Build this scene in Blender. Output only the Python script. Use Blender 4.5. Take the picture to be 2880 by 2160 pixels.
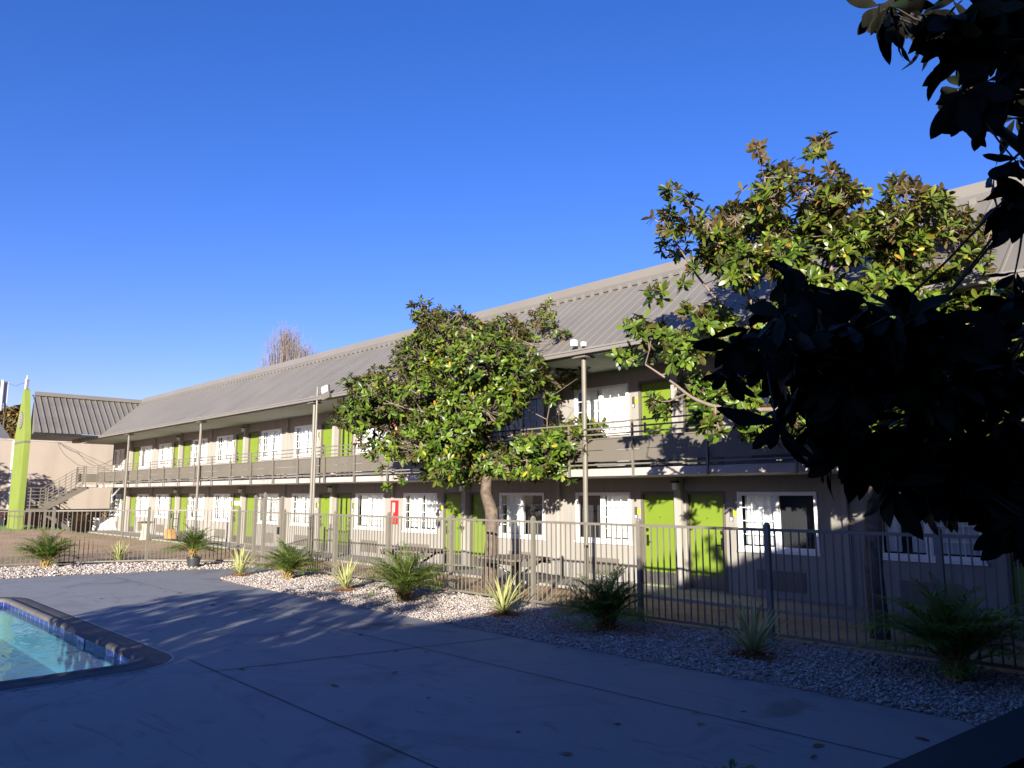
import bpy, math, random
import numpy as np
from mathutils import Vector

# ---------------------------------------------------------------- camera, light
SC = bpy.context.scene
for o in list(bpy.data.objects): bpy.data.objects.remove(o)
FPX = 2150.0                                   # focal length in px of the 2880 px photograph
PITCH = math.atan(313 / FPX)
AZ = math.atan(2090 / math.hypot(FPX, 313))
HC = 2.03
cam = bpy.data.cameras.new("camera")
cam.sensor_width = 36; cam.lens = 36 * FPX / 2880
cam.clip_start = .05; cam.clip_end = 5000
camo = bpy.data.objects.new("camera", cam)
SC.collection.objects.link(camo)
camo.location = (0, 0, HC)
camo.rotation_euler = (math.pi / 2 + PITCH, 0, math.pi / 2 - AZ)
SC.camera = camo
SC.render.resolution_x = 1024; SC.render.resolution_y = 768

SUNV = Vector((.735, -1, .275)).normalized()    # towards the sun
SKY_STRENGTH = .074; SUN_STRENGTH = 5.0; EXPOSURE = 1.4
w = bpy.data.worlds.new("World"); SC.world = w; w.use_nodes = True
nt = w.node_tree; bg = nt.nodes["Background"]
sky = nt.nodes.new("ShaderNodeTexSky"); sky.sky_type = 'NISHITA'; sky.sun_disc = False
sky.sun_elevation = math.asin(SUNV.z)
sky.sun_rotation = math.atan2(SUNV.x, SUNV.y)
sky.altitude = 0; sky.air_density = 1.0; sky.dust_density = .2; sky.ozone_density = 3.0
gr = nt.nodes.new("ShaderNodeMix"); gr.data_type = 'RGBA'; gr.blend_type = 'MULTIPLY'; gr.inputs[0].default_value = 1
gr.inputs[7].default_value = (1.03, .75, 1.22, 1)          # the camera's colour response to a clear winter sky
hs = nt.nodes.new("ShaderNodeHueSaturation"); hs.inputs['Saturation'].default_value = 1.25
nt.links.new(sky.outputs[0], hs.inputs['Color']); nt.links.new(hs.outputs[0], gr.inputs[6]); nt.links.new(gr.outputs[2], bg.inputs[0])
bg.inputs[1].default_value = SKY_STRENGTH
sun = bpy.data.lights.new("sun", 'SUN'); sun.energy = SUN_STRENGTH; sun.angle = math.radians(.5)
sun.color = (1, .93, .82)
suno = bpy.data.objects.new("sun", sun); SC.collection.objects.link(suno)
suno.rotation_euler = SUNV.to_track_quat('Z', 'Y').to_euler()
suno.location = (20, -25, 30)
SC.view_settings.view_transform = 'Standard'; SC.view_settings.look = 'None'
SC.view_settings.exposure = EXPOSURE; SC.view_settings.gamma = 1
SC.render.engine = 'CYCLES'
SC.cycles.max_bounces = 8; SC.cycles.transparent_max_bounces = 16

FW = Vector((-math.cos(AZ), math.sin(AZ), 0)); RT = Vector((math.sin(AZ), math.cos(AZ), 0))
CAMP = Vector((0, 0, HC))
def ray(x, y):
    u = (x - 1440) / FPX; v = (1080 - y) / FPX
    return FW * (math.cos(PITCH) - v * math.sin(PITCH)) + RT * u + Vector((0, 0, math.sin(PITCH) + v * math.cos(PITCH)))
def at_depth(x, y, d):                          # measured picture point at forward distance d (metres)
    r = ray(x, y); return CAMP + r * (d / r.dot(FW))

# ---------------------------------------------------------------- materials
def mat(name, col, rough=.7, var=.12, scale=3.0, bump=0.0, bscale=60.0, metal=0.0, spec=.4, detail=5, col2=None):
    m = bpy.data.materials.new(name); m.use_nodes = True
    t = m.node_tree; p = t.nodes["Principled BSDF"]
    p.inputs["Roughness"].default_value = rough; p.inputs["Metallic"].default_value = metal
    p.inputs["Specular IOR Level"].default_value = spec
    tc = t.nodes.new("ShaderNodeTexCoord")
    n = t.nodes.new("ShaderNodeTexNoise"); n.inputs["Scale"].default_value = scale; n.inputs["Detail"].default_value = detail
    t.links.new(tc.outputs["Object"], n.inputs["Vector"])
    r = t.nodes.new("ShaderNodeValToRGB")
    c2 = col2 or tuple(min(1, c * (1 + var)) for c in col)
    r.color_ramp.elements[0].position = .3; r.color_ramp.elements[1].position = .7
    r.color_ramp.elements[0].color = tuple(c * (1 - var) for c in col) + (1,)
    r.color_ramp.elements[1].color = tuple(c2) + (1,)
    t.links.new(n.outputs["Fac"], r.inputs[0]); t.links.new(r.outputs[0], p.inputs["Base Color"])
    if bump:
        n2 = t.nodes.new("ShaderNodeTexNoise"); n2.inputs["Scale"].default_value = bscale; n2.inputs["Detail"].default_value = 6
        t.links.new(tc.outputs["Object"], n2.inputs["Vector"])
        b = t.nodes.new("ShaderNodeBump"); b.inputs["Strength"].default_value = bump; b.inputs["Distance"].default_value = .02
        t.links.new(n2.outputs["Fac"], b.inputs["Height"]); t.links.new(b.outputs[0], p.inputs["Normal"])
    return m

def leaf_mat(name, top, top2, under, rough=.3, transl=.2, yellow=None):
    """glossy upper side, matt underside, one tone per leaf from the rnd attribute"""
    m = bpy.data.materials.new(name); m.use_nodes = True
    t = m.node_tree; p = t.nodes["Principled BSDF"]; out = t.nodes["Material Output"]
    a = t.nodes.new("ShaderNodeAttribute"); a.attribute_name = "rnd"
    r = t.nodes.new("ShaderNodeValToRGB"); e = r.color_ramp.elements
    e[0].color = tuple(top) + (1,); e[0].position = 0
    e[1].color = tuple(top2) + (1,); e[1].position = .88
    if yellow:
        k = e.new(.975); k.color = tuple(top2) + (1,)
        k = e.new(.987); k.color = tuple(yellow) + (1,)
    t.links.new(a.outputs["Fac"], r.inputs[0])
    g = t.nodes.new("ShaderNodeNewGeometry")
    mx = t.nodes.new("ShaderNodeMix"); mx.data_type = 'RGBA'
    mx.inputs[7].default_value = tuple(under) + (1,)
    t.links.new(g.outputs["Backfacing"], mx.inputs[0]); t.links.new(r.outputs[0], mx.inputs[6])
    t.links.new(mx.outputs[2], p.inputs["Base Color"])
    p.inputs['Specular IOR Level'].default_value = .35
    mr = t.nodes.new("ShaderNodeMix"); mr.inputs[2].default_value = rough; mr.inputs[3].default_value = .7
    t.links.new(g.outputs["Backfacing"], mr.inputs[0]); t.links.new(mr.outputs[0], p.inputs["Roughness"])
    tr = t.nodes.new("ShaderNodeBsdfTranslucent"); t.links.new(r.outputs[0], tr.inputs[0])
    ms = t.nodes.new("ShaderNodeMixShader"); ms.inputs[0].default_value = transl
    t.links.new(p.outputs[0], ms.inputs[1]); t.links.new(tr.outputs[0], ms.inputs[2]); t.links.new(ms.outputs[0], out.inputs[0])
    return m

M = {}
M['wall'] = mat("painted stucco", (0.275, 0.256, 0.226), .85, .05, 1.5, .25, 90)
M['pilaster'] = mat("painted trim", (0.31, 0.288, 0.254), .8, .04, 2, .1, 60)
M['taupe'] = mat("taupe paint", (0.115, 0.1, 0.08), .55, .06, 4, .05, 40)
M['rail'] = mat("taupe metal paint", (0.15, 0.135, 0.107), .45, .07, 6)
M['panel'] = mat("balcony board paint", (0.13, 0.113, 0.09), .6, .05, 2)
M['fascia'] = mat("pale fascia", (0.363, 0.323, 0.297), .7, .08, 3)
M['gutter'] = mat("gutter paint", (0.17, 0.157, 0.14), .5, .05, 2)
M['soffit'] = mat("soffit paint", (0.42, 0.42, 0.37), .8, .06, 2)
M['roof'] = mat("metal roofing", (0.155, 0.142, 0.122), .5, .07, .8, .0, metal=0.0)
M['roofcap'] = mat("roof cap metal", (0.162, 0.148, 0.128), .45, .05, .8)
M['green'] = mat("lime door paint", (0.145, 0.21, 0.018), .5, .04, 2)
M['limegreen'] = mat("lime stucco", (0.165, 0.215, 0.035), .8, .08, 1.2, .3, 50)
M['kick'] = mat("kick plate metal", (.16, .15, .14), .35, .15, 8, metal=.6)
M['white'] = mat("white vinyl", (.78, .78, .76), .4, .03, 4)
M['grille'] = mat("grille paint", (0.15, 0.136, 0.112), .6, .05, 8)
M['black'] = mat("black metal", (.02, .02, .02), .4, .2, 8)
M['darkmetal'] = mat("dark hardware", (.05, .045, .04), .35, .2, 20, metal=.7)
def streaks(m, colour, amount, stretch, lo=.5, hi=.8):
    t = m.node_tree; p = t.nodes["Principled BSDF"]; base = p.inputs["Base Color"].links[0].from_socket
    mp = t.nodes.new("ShaderNodeMapping"); mp.inputs["Scale"].default_value = stretch
    t.links.new(t.nodes["Texture Coordinate"].outputs["Object"], mp.inputs[0])
    n = t.nodes.new("ShaderNodeTexNoise"); n.inputs["Scale"].default_value = 1; n.inputs["Detail"].default_value = 6; t.links.new(mp.outputs[0], n.inputs["Vector"])
    r = t.nodes.new("ShaderNodeMapRange"); r.inputs[1].default_value = lo; r.inputs[2].default_value = hi; r.inputs[4].default_value = amount
    t.links.new(n.outputs["Fac"], r.inputs[0])
    x = t.nodes.new("ShaderNodeMix"); x.data_type = 'RGBA'; x.inputs[7].default_value = colour + (1,)
    t.links.new(r.outputs[0], x.inputs[0]); t.links.new(base, x.inputs[6]); t.links.new(x.outputs[2], p.inputs["Base Color"])
M['interior'] = mat("dark room", (.03, .03, .035), .9, .2, 1)
M['concrete'] = mat("walkway concrete", (0.259, 0.238, 0.209), .85, .12, 1.2, .15, 40)
M['pink'] = mat("peach stucco", (0.33, 0.275, 0.22), .85, .04, .6, .15, 30)
M['red'] = mat("red enamel", (.55, .015, .02), .35, .08, 6)
M['bark'] = mat("magnolia bark", (0.095, 0.066, 0.047), .85, .3, 9, .5, 30, col2=(.16, .12, .09))
M['twig'] = mat("pale twig bark", (0.17, 0.13, 0.1), .8, .2, 6)
M['darkbark'] = mat("dark twig bark", (.05, .04, .03), .8, .2, 6)
M['palmtrunk'] = mat("palm stump fibre", (.20, .13, .06), .9, .35, 14, .6, 40, col2=(.34, .24, .08))
M['bare'] = mat("bare poplar bark", (0.17, 0.14, 0.125), .8, .15, 3)
M['wood'] = mat("weathered wood", (0.168, 0.133, 0.105), .8, .2, 6, .2, 30)
M['plywood'] = mat("orange plywood", (0.364, 0.189, 0.063), .7, .15, 3)
M['pot'] = mat("black nursery pot", (.035, .037, .042), .4, .15, 5)
M['soil'] = mat("potting soil", (.05, .035, .025), .95, .3, 20, .5, 60)
M['foam'] = mat("white board", (0.525, 0.518, 0.504), .6, .05, 3)
M['coping'] = mat("pool coping stone", (0.085, 0.08, 0.078), .8, .18, 2.5, .25, 40, col2=(.125, .115, .105))
M['joint'] = mat("pale sealant", (0.434, 0.42, 0.385), .7, .1, 8)
M['carpaint'] = mat("dark car paint", (.03, .035, .045), .25, .1, 2)
M['redcar'] = mat("maroon car paint", (0.018, 0.007, 0.007), .25, .1, 2)
M['tyre'] = mat("tyre rubber", (.015, .015, .015), .8, .1, 10)
M['carglass'] = mat("car glass", (.02, .025, .03), .08, .1, 2)
M['limeplate'] = mat("lime plate", (.42, .62, .03), .4, .03, 4)
M['antenna'] = mat("white fibreglass", (0.455, 0.462, 0.462), .45, .04, 3)
M['mulch'] = mat("bark mulch", (.12, .055, .025), .95, .4, 25, .8, 60, col2=(.26, .12, .05))
M['lens'] = mat("lamp glass", (.62, .66, .70), .2, .05, 3)
M['ashbin'] = mat("beige bin", (.42, .37, .25), .7, .08, 3)
M['handrail'] = mat("black handrail paint", (.008, .008, .009), .6, .2, 6)
M['magnolia'] = leaf_mat("magnolia leaf", (.012, .036, .005), (.125, .19, .018), (.085, .075, .02), .36, .16, (.36, .26, .02))
M['magnolia_tip'] = leaf_mat("bronze magnolia leaf", (.022, .036, .005), (.135, .155, .016), (.105, .07, .022), .36, .16, (.40, .17, .02))
M['magnolia_shade'] = leaf_mat("shade black magnolia leaf", (.005, .009, .0045), (.012, .018, .008), (.008, .008, .005), .55, .01)  # magnolia leaf blackened: deep shade is put into the colour
M['drymag'] = leaf_mat("dry leaf", (.10, .05, .02), (.24, .13, .05), (.18, .11, .06), .7, .05)
M['palm'] = leaf_mat("palm leaflet", (.07, .15, .016), (.22, .34, .05), (.12, .22, .035), .5, .3)
M['yucca'] = leaf_mat("striped strap leaf", (.22, .30, .07), (.50, .47, .17), (.36, .37, .14), .45, .15)
M['hedge'] = leaf_mat("hedge leaf", (.03, .06, .015), (.08, .13, .03), (.06, .09, .03), .5, .1)
M['farleaf'] = leaf_mat("autumn tree leaf", (.06, .055, .015), (.20, .12, .03), (.10, .08, .03), .7, .1)
M['grass'] = leaf_mat("grass blade", (.05, .12, .02), (.12, .24, .04), (.08, .17, .03), .5, .2)

streaks(M['wall'], (.15, .135, .115), .5, (5, 5, .5)); streaks(M['roof'], (.10, .09, .078), .55, (1.2, .35, .35)); streaks(M['fascia'], (.16, .12, .10), .6, (2.5, 2, 1.5))
streaks(M['pink'], (.22, .17, .13), .35, (1, 1.5, .15)); streaks(M['limegreen'], (.10, .13, .03), .4, (2, 2, .3)); streaks(M['panel'], (.08, .07, .055), .5, (1.5, 1, 1.5))
M['magnolia_shade'].node_tree.nodes['Principled BSDF'].inputs['Specular IOR Level'].default_value = .08
# curtain: white cloth
M['curtain'] = mat("white curtain", (.80, .80, .78), .9, .03, 5)

# thin window glass
def glass_mat(name, fac_scale=1.0, rough=.02, tint=(.93, .96, .97)):
    m = bpy.data.materials.new(name); m.use_nodes = True
    t = m.node_tree; out = t.nodes["Material Output"]; t.nodes.remove(t.nodes["Principled BSDF"])
    tr = t.nodes.new("ShaderNodeBsdfTransparent"); tr.inputs[0].default_value = tint + (1,)
    gl = t.nodes.new("ShaderNodeBsdfGlossy"); gl.inputs["Roughness"].default_value = rough
    fr = t.nodes.new("ShaderNodeFresnel"); fr.inputs[0].default_value = 1.5
    mu = t.nodes.new("ShaderNodeMath"); mu.operation = 'MULTIPLY'; mu.inputs[1].default_value = 1.6 * fac_scale
    ms = t.nodes.new("ShaderNodeMixShader")
    t.links.new(fr.outputs[0], mu.inputs[0]); t.links.new(mu.outputs[0], ms.inputs[0])
    t.links.new(tr.outputs[0], ms.inputs[1]); t.links.new(gl.outputs[0], ms.inputs[2]); t.links.new(ms.outputs[0], out.inputs[0])
    return m
M['glass'] = glass_mat("window glass")

# painted pool deck with worn patches, rust stains and hairline cracks
def deck_mat():
    m = mat("painted deck concrete", (.228, .234, .238), .75, .06, .35, .12, 30)
    t = m.node_tree; p = t.nodes["Principled BSDF"]
    base = p.inputs["Base Color"].links[0].from_socket
    tc = t.nodes["Texture Coordinate"]
    def layer(prev, scale, lo, hi, colour, dist=0.0, amount=1.0, stretch=None):
        n = t.nodes.new("ShaderNodeTexNoise"); n.inputs["Scale"].default_value = scale; n.inputs["Detail"].default_value = 7
        n.inputs["Distortion"].default_value = dist
        src = tc.outputs["Object"]
        if stretch:
            mp = t.nodes.new("ShaderNodeMapping"); mp.inputs["Scale"].default_value = stretch; mp.inputs["Rotation"].default_value = (0, 0, .5)
            t.links.new(src, mp.inputs[0]); src = mp.outputs[0]
        t.links.new(src, n.inputs["Vector"])
        r = t.nodes.new("ShaderNodeMapRange"); r.inputs[1].default_value = lo; r.inputs[2].default_value = hi; r.inputs[4].default_value = amount
        t.links.new(n.outputs["Fac"], r.inputs[0])
        x = t.nodes.new("ShaderNodeMix"); x.data_type = 'RGBA'; x.inputs[7].default_value = colour + (1,)
        t.links.new(r.outputs[0], x.inputs[0]); t.links.new(prev, x.inputs[6])
        return x.outputs[2]
    c = layer(base, .8, .52, .75, (.15, .15, .165), 1.5, .85)
    c = layer(c, .45, .64, .72, (.085, .065, .05), .6, .75)
    c = layer(c, 2.2, .60, .72, (.135, .135, .145), 2.5, .7, (.35, 1.6, 1))
    c = layer(c, 22, .62, .75, (.18, .175, .19), 0, .35)
    v = t.nodes.new("ShaderNodeTexVoronoi"); v.feature = 'DISTANCE_TO_EDGE'; v.inputs["Scale"].default_value = .22
    n = t.nodes.new("ShaderNodeTexNoise"); n.inputs["Scale"].default_value = 1.5; n.inputs["Detail"].default_value = 6
    ad = t.nodes.new("ShaderNodeMix"); ad.data_type = 'RGBA'; ad.inputs[0].default_value = .35
    t.links.new(tc.outputs["Object"], n.inputs["Vector"]); t.links.new(tc.outputs["Object"], ad.inputs[6]); t.links.new(n.outputs["Color"], ad.inputs[7])
    t.links.new(ad.outputs[2], v.inputs["Vector"])
    r = t.nodes.new("ShaderNodeMapRange"); r.inputs[1].default_value = 0; r.inputs[2].default_value = .0025; r.inputs[3].default_value = .6; r.inputs[4].default_value = 0
    t.links.new(v.outputs["Distance"], r.inputs[0])
    x = t.nodes.new("ShaderNodeMix"); x.data_type = 'RGBA'; x.inputs[7].default_value = (.08, .08, .085, 1)
    t.links.new(r.outputs[0], x.inputs[0]); t.links.new(c, x.inputs[6])
    t.links.new(x.outputs[2], p.inputs["Base Color"])
    return m
M['deck'] = deck_mat()
M['groove'] = mat("joint filler", (.06, .055, .05), .9, .3, 8)
M['dirt'] = mat("dry dirt", (0.38, 0.245, 0.13), .95, .2, 1.1, .3, 14, col2=(.48, .33, .195))

def stone_mat():
    m = bpy.data.materials.new("pink and white gravel"); m.use_nodes = True
    t = m.node_tree; p = t.nodes["Principled BSDF"]; p.inputs["Roughness"].default_value = .8
    a = t.nodes.new("ShaderNodeAttribute"); a.attribute_name = "rnd"
    r = t.nodes.new("ShaderNodeValToRGB"); r.color_ramp.interpolation = 'CONSTANT'; e = r.color_ramp.elements
    cols = [(.32, .25, .215), (.40, .355, .315), (.48, .45, .41), (.27, .24, .22), (.41, .325, .285), (.44, .39, .34), (.20, .17, .155)]
    e[0].color = cols[0] + (1,); e[1].position = 1 / 7; e[1].color = cols[1] + (1,)
    for i in range(2, 7):
        k = e.new(i / 7); k.color = cols[i] + (1,)
    t.links.new(a.outputs["Fac"], r.inputs[0]); t.links.new(r.outputs[0], p.inputs["Base Color"])
    return m
M['stone'] = stone_mat()
M['gravelbed'] = mat("gravel bed", (.34, .29, .26), .95, .35, 45, .8, 60)

def tile_mat():
    m = bpy.data.materials.new("cobalt waterline tile"); m.use_nodes = True
    t = m.node_tree; p = t.nodes["Principled BSDF"]; p.inputs["Roughness"].default_value = .15
    tc = t.nodes.new("ShaderNodeTexCoord"); mp = t.nodes.new("ShaderNodeSeparateXYZ")
    t.links.new(tc.outputs["Object"], mp.inputs[0])
    ad = t.nodes.new("ShaderNodeMath"); ad.operation = 'ADD'
    t.links.new(mp.outputs[0], ad.inputs[0]); t.links.new(mp.outputs[1], ad.inputs[1])
    fr = t.nodes.new("ShaderNodeMath"); fr.operation = 'PINGPONG'; fr.inputs[1].default_value = .15
    t.links.new(ad.outputs[0], fr.inputs[0])
    lt = t.nodes.new("ShaderNodeMath"); lt.operation = 'LESS_THAN'; lt.inputs[1].default_value = .005
    t.links.new(fr.outputs[0], lt.inputs[0])
    n = t.nodes.new("ShaderNodeTexNoise"); n.inputs["Scale"].default_value = 9; t.links.new(tc.outputs["Object"], n.inputs["Vector"])
    r = t.nodes.new("ShaderNodeValToRGB"); r.color_ramp.elements[0].color = (.015, .02, .10, 1); r.color_ramp.elements[1].color = (.03, .045, .19, 1)
    t.links.new(n.outputs["Fac"], r.inputs[0])
    x = t.nodes.new("ShaderNodeMix"); x.data_type = 'RGBA'; x.inputs[7].default_value = (.32, .34, .38, 1)
    t.links.new(lt.outputs[0], x.inputs[0]); t.links.new(r.outputs[0], x.inputs[6]); t.links.new(x.outputs[2], p.inputs["Base Color"])
    return m
M['tile'] = tile_mat()
M['plaster'] = mat("pool plaster", (0.24, 0.54, 0.62), .7, .12, 1.5)

def water_mat():
    m = bpy.data.materials.new("pool water"); m.use_nodes = True
    t = m.node_tree; out = t.nodes["Material Output"]; t.nodes.remove(t.nodes["Principled BSDF"])
    tr = t.nodes.new("ShaderNodeBsdfTransparent"); tr.inputs[0].default_value = (.72, .95, 1.0, 1)
    gl = t.nodes.new("ShaderNodeBsdfGlossy"); gl.inputs["Roughness"].default_value = .0
    fr = t.nodes.new("ShaderNodeFresnel"); fr.inputs[0].default_value = 1.30
    tc = t.nodes.new("ShaderNodeTexCoord")
    mp = t.nodes.new("ShaderNodeMapping"); mp.inputs["Rotation"].default_value = (0, 0, .9); mp.inputs["Scale"].default_value = (1, 1.6, 1)
    t.links.new(tc.outputs["Object"], mp.inputs[0])
    n = t.nodes.new("ShaderNodeTexNoise"); n.inputs["Scale"].default_value = 1.3; n.inputs["Detail"].default_value = 3; n.inputs["Distortion"].default_value = .6
    t.links.new(mp.outputs[0], n.inputs["Vector"])
    n2 = t.nodes.new("ShaderNodeTexNoise"); n2.inputs["Scale"].default_value = 7; n2.inputs["Detail"].default_value = 2
    t.links.new(mp.outputs[0], n2.inputs["Vector"])
    a = t.nodes.new("ShaderNodeMath"); a.operation = 'MULTIPLY_ADD'; a.inputs[1].default_value = .10
    t.links.new(n2.outputs["Fac"], a.inputs[0]); t.links.new(n.outputs["Fac"], a.inputs[2])
    b = t.nodes.new("ShaderNodeBump"); b.inputs["Strength"].default_value = .3; b.inputs["Distance"].default_value = .05
    t.links.new(a.outputs[0], b.inputs["Height"])
    t.links.new(b.outputs[0], gl.inputs["Normal"]); t.links.new(b.outputs[0], fr.inputs["Normal"])
    mu = t.nodes.new("ShaderNodeMath"); mu.operation = 'MULTIPLY'; mu.inputs[1].default_value = .80; mu.use_clamp = True
    t.links.new(fr.outputs[0], mu.inputs[0])
    ms = t.nodes.new("ShaderNodeMixShader"); t.links.new(mu.outputs[0], ms.inputs[0])
    t.links.new(tr.outputs[0], ms.inputs[1]); t.links.new(gl.outputs[0], ms.inputs[2]); t.links.new(ms.outputs[0], out.inputs[0])
    return m
M['water'] = water_mat()

# ---------------------------------------------------------------- object helpers
COL = SC.collection
def tag(o, label=None, cat=None, group=None, kind=None):
    if label: o['label'] = label
    if cat: o['category'] = cat
    if group: o['group'] = group
    if kind: o['kind'] = kind
    return o
def thing(name, label, cat, loc=(0, 0, 0), rz=0, group=None):
    o = bpy.data.objects.new(name, None); COL.objects.link(o); o.location = loc; o.rotation_euler = (0, 0, rz)
    return tag(o, label, cat, group)
class MB:
    def __init__(s): s.v = []; s.f = []
    def box(s, x0, x1, y0, y1, z0, z1):
        b = len(s.v)
        s.v += [(x0, y0, z0), (x1, y0, z0), (x1, y1, z0), (x0, y1, z0), (x0, y0, z1), (x1, y0, z1), (x1, y1, z1), (x0, y1, z1)]
        s.f += [tuple(b + i for i in q) for q in ((3, 2, 1, 0), (4, 5, 6, 7), (0, 1, 5, 4), (1, 2, 6, 5), (2, 3, 7, 6), (3, 0, 4, 7))]
        return s
    def quad(s, *p):
        b = len(s.v); s.v += [tuple(q) for q in p]; s.f.append(tuple(range(b, b + len(p)))); return s
    def bar(s, a, b_, wx, wz):                       # square bar between two points
        a = Vector(a); b = Vector(b_); d = (b - a).normalized()
        up = Vector((0, 0, 1)) if abs(d.z) < .95 else Vector((1, 0, 0))
        r = d.cross(up).normalized() * wx / 2; u = r.cross(d).normalized() * wz / 2
        k = len(s.v)
        for p in (a, b):
            for sr, su in ((-1, -1), (1, -1), (1, 1), (-1, 1)): s.v.append(tuple(p + r * sr + u * su))
        s.f += [tuple(k + i for i in q) for q in ((0, 1, 2, 3), (7, 6, 5, 4), (0, 4, 5, 1), (1, 5, 6, 2), (2, 6, 7, 3), (3, 7, 4, 0))]
        return s
    def tube(s, pts, rad, n=6, cap=True):
        pts = [Vector(p) for p in pts]
        if not hasattr(rad, '__len__'): rad = [rad] * len(pts)
        k = len(s.v); up = None
        for i, p in enumerate(pts):
            d = (pts[min(i + 1, len(pts) - 1)] - pts[max(i - 1, 0)])
            d = d.normalized() if d.length > 1e-9 else Vector((0, 0, 1))
            if up is None: up = d.orthogonal().normalized()
            up = (up - d * up.dot(d)); up = up.normalized() if up.length > 1e-6 else d.orthogonal().normalized()
            w_ = d.cross(up)
            for j in range(n):
                a = 2 * math.pi * j / n
                s.v.append(tuple(p + (up * math.cos(a) + w_ * math.sin(a)) * rad[i]))
        for i in range(len(pts) - 1):
            for j in range(n):
                a = k + i * n + j; b = k + i * n + (j + 1) % n
                s.f.append((a, b, b + n, a + n))
        if cap:
            s.f.append(tuple(k + j for j in range(n))[::-1]); s.f.append(tuple(k + (len(pts) - 1) * n + j for j in range(n)))
        return s
    def lathe(s, c, prof, n=20):
        k = len(s.v)
        for r, z in prof:
            for j in range(n):
                a = 2 * math.pi * j / n; s.v.append((c[0] + r * math.cos(a), c[1] + r * math.sin(a), c[2] + z))
        for i in range(len(prof) - 1):
            for j in range(n):
                a = k + i * n + j; b = k + i * n + (j + 1) % n; s.f.append((a, b, b + n, a + n))
        s.f.append(tuple(k + j for j in range(n))[::-1]); s.f.append(tuple(k + (len(prof) - 1) * n + j for j in range(n)))
        return s
    def prism(s, poly, vec):                         # closed polygon swept along vec
        k = len(s.v); n = len(poly); vec = Vector(vec)
        s.v += [tuple(Vector(p)) for p in poly] + [tuple(Vector(p) + vec) for p in poly]
        s.f.append(tuple(range(k, k + n))); s.f.append(tuple(range(k + 2 * n - 1, k + n - 1, -1)))
        for i in range(n):
            j = (i + 1) % n; s.f.append((k + j, k + i, k + n + i, k + n + j))
        return s
    def build(s, name, m, parent=None, smooth=False, rnd=None, bevel=0):
        me = bpy.data.meshes.new(name); me.from_pydata(s.v, [], s.f); me.update()
        if m: me.materials.append(m)
        if smooth: me.polygons.foreach_set("use_smooth", [True] * len(me.polygons))
        o = bpy.data.objects.new(name, me); COL.objects.link(o)
        if parent: o.parent = parent
        if bevel:
            b = o.modifiers.new("bevel", 'BEVEL'); b.width = bevel; b.segments = 2; b.limit_method = 'ANGLE'
        return o
def npmesh(name, V, F, m, parent=None, rnd=None, smooth=False):   # F: (n,k) array of one polygon size
    me = bpy.data.meshes.new(name)
    V = np.asarray(V, np.float32); F = np.asarray(F, np.int32)
    me.vertices.add(len(V)); me.vertices.foreach_set("co", V.ravel())
    me.loops.add(F.size); me.loops.foreach_set("vertex_index", F.ravel())
    me.polygons.add(len(F)); me.polygons.foreach_set("loop_start", np.arange(0, F.size, F.shape[1], dtype=np.int32))
    me.polygons.foreach_set("loop_total", np.full(len(F), F.shape[1], np.int32))
    if smooth: me.polygons.foreach_set("use_smooth", np.ones(len(F), bool))
    me.update(calc_edges=True)
    if rnd is not None:
        a = me.attributes.new("rnd", 'FLOAT', 'POINT'); a.data.foreach_set("value", np.asarray(rnd, np.float32))
    me.materials.append(m)
    o = bpy.data.objects.new(name, me); COL.objects.link(o)
    if parent: o.parent = parent
    return o
def copy_tree(o, parent=None):
    c = o.copy(); COL.objects.link(c); c.parent = parent
    for ch in [x for x in bpy.data.objects if x.parent == o]: copy_tree(ch, c)
    return c
def grp_copy(proto, kids, loc, rz, scale, label):
    c = proto.copy(); COL.objects.link(c); c.location = loc; c.rotation_euler = (0, 0, rz); c.scale = (scale,) * 3; c['label'] = label
    for k in kids:
        d = k.copy(); COL.objects.link(d); d.parent = c
    return c
def unit(a): return a / np.maximum(np.linalg.norm(a, axis=-1, keepdims=True), 1e-9)

# ---------------------------------------------------------------- ground
WL = 14.4                                            # face of the motel wall
def ground_h(x, y):
    def ss(t): t = max(0, min(1, t)); return t * t * (3 - 2 * t)
    return -.012 + .30 * ss((-x - 33) / 11) * ss((12.4 - y) / 1.6) * ss((y - 0) / 3) * (1 - ss((-x - 53) / 2))
def build_ground():
    xs = [-2000, -400, -120, -70] + [-60 + i * .8 for i in range(46)] + [-23, -16, -8, 0, 8, 30, 200, 2000]
    ys = [-2000, -300, -40, -10, -2] + [i * .7 for i in range(21)] + [15, 25, 60, 300, 2000]
    rnd = random.Random(3)
    V = []; F = []
    # the pool is a hole in the sheet: skip cells that lie inside it
    X0, X1, Y0, Y1 = -18.6, -9.3, -9.0, 4.4
    xs = sorted(set(xs + [X0, X1])); ys = sorted(set(ys + [Y0, Y1]))
    for x in xs:
        for y in ys:
            V.append((x, y, ground_h(x, y) + (rnd.uniform(-.012, .012) if -52 < x < -24 and 3 < y < 12.4 else 0)))
    ny = len(ys)
    for i in range(len(xs) - 1):
        for j in range(ny - 1):
            if X0 - .01 < xs[i] and xs[i + 1] < X1 + .01 and Y0 - .01 < ys[j] and ys[j + 1] < Y1 + .01: continue
            F.append((i * ny + j, (i + 1) * ny + j, (i + 1) * ny + j + 1, i * ny + j + 1))
    b = MB(); b.v = V; b.f = F
    o = b.build("ground", M['dirt'], smooth=True); tag(o, kind='structure')
build_ground()

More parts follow.
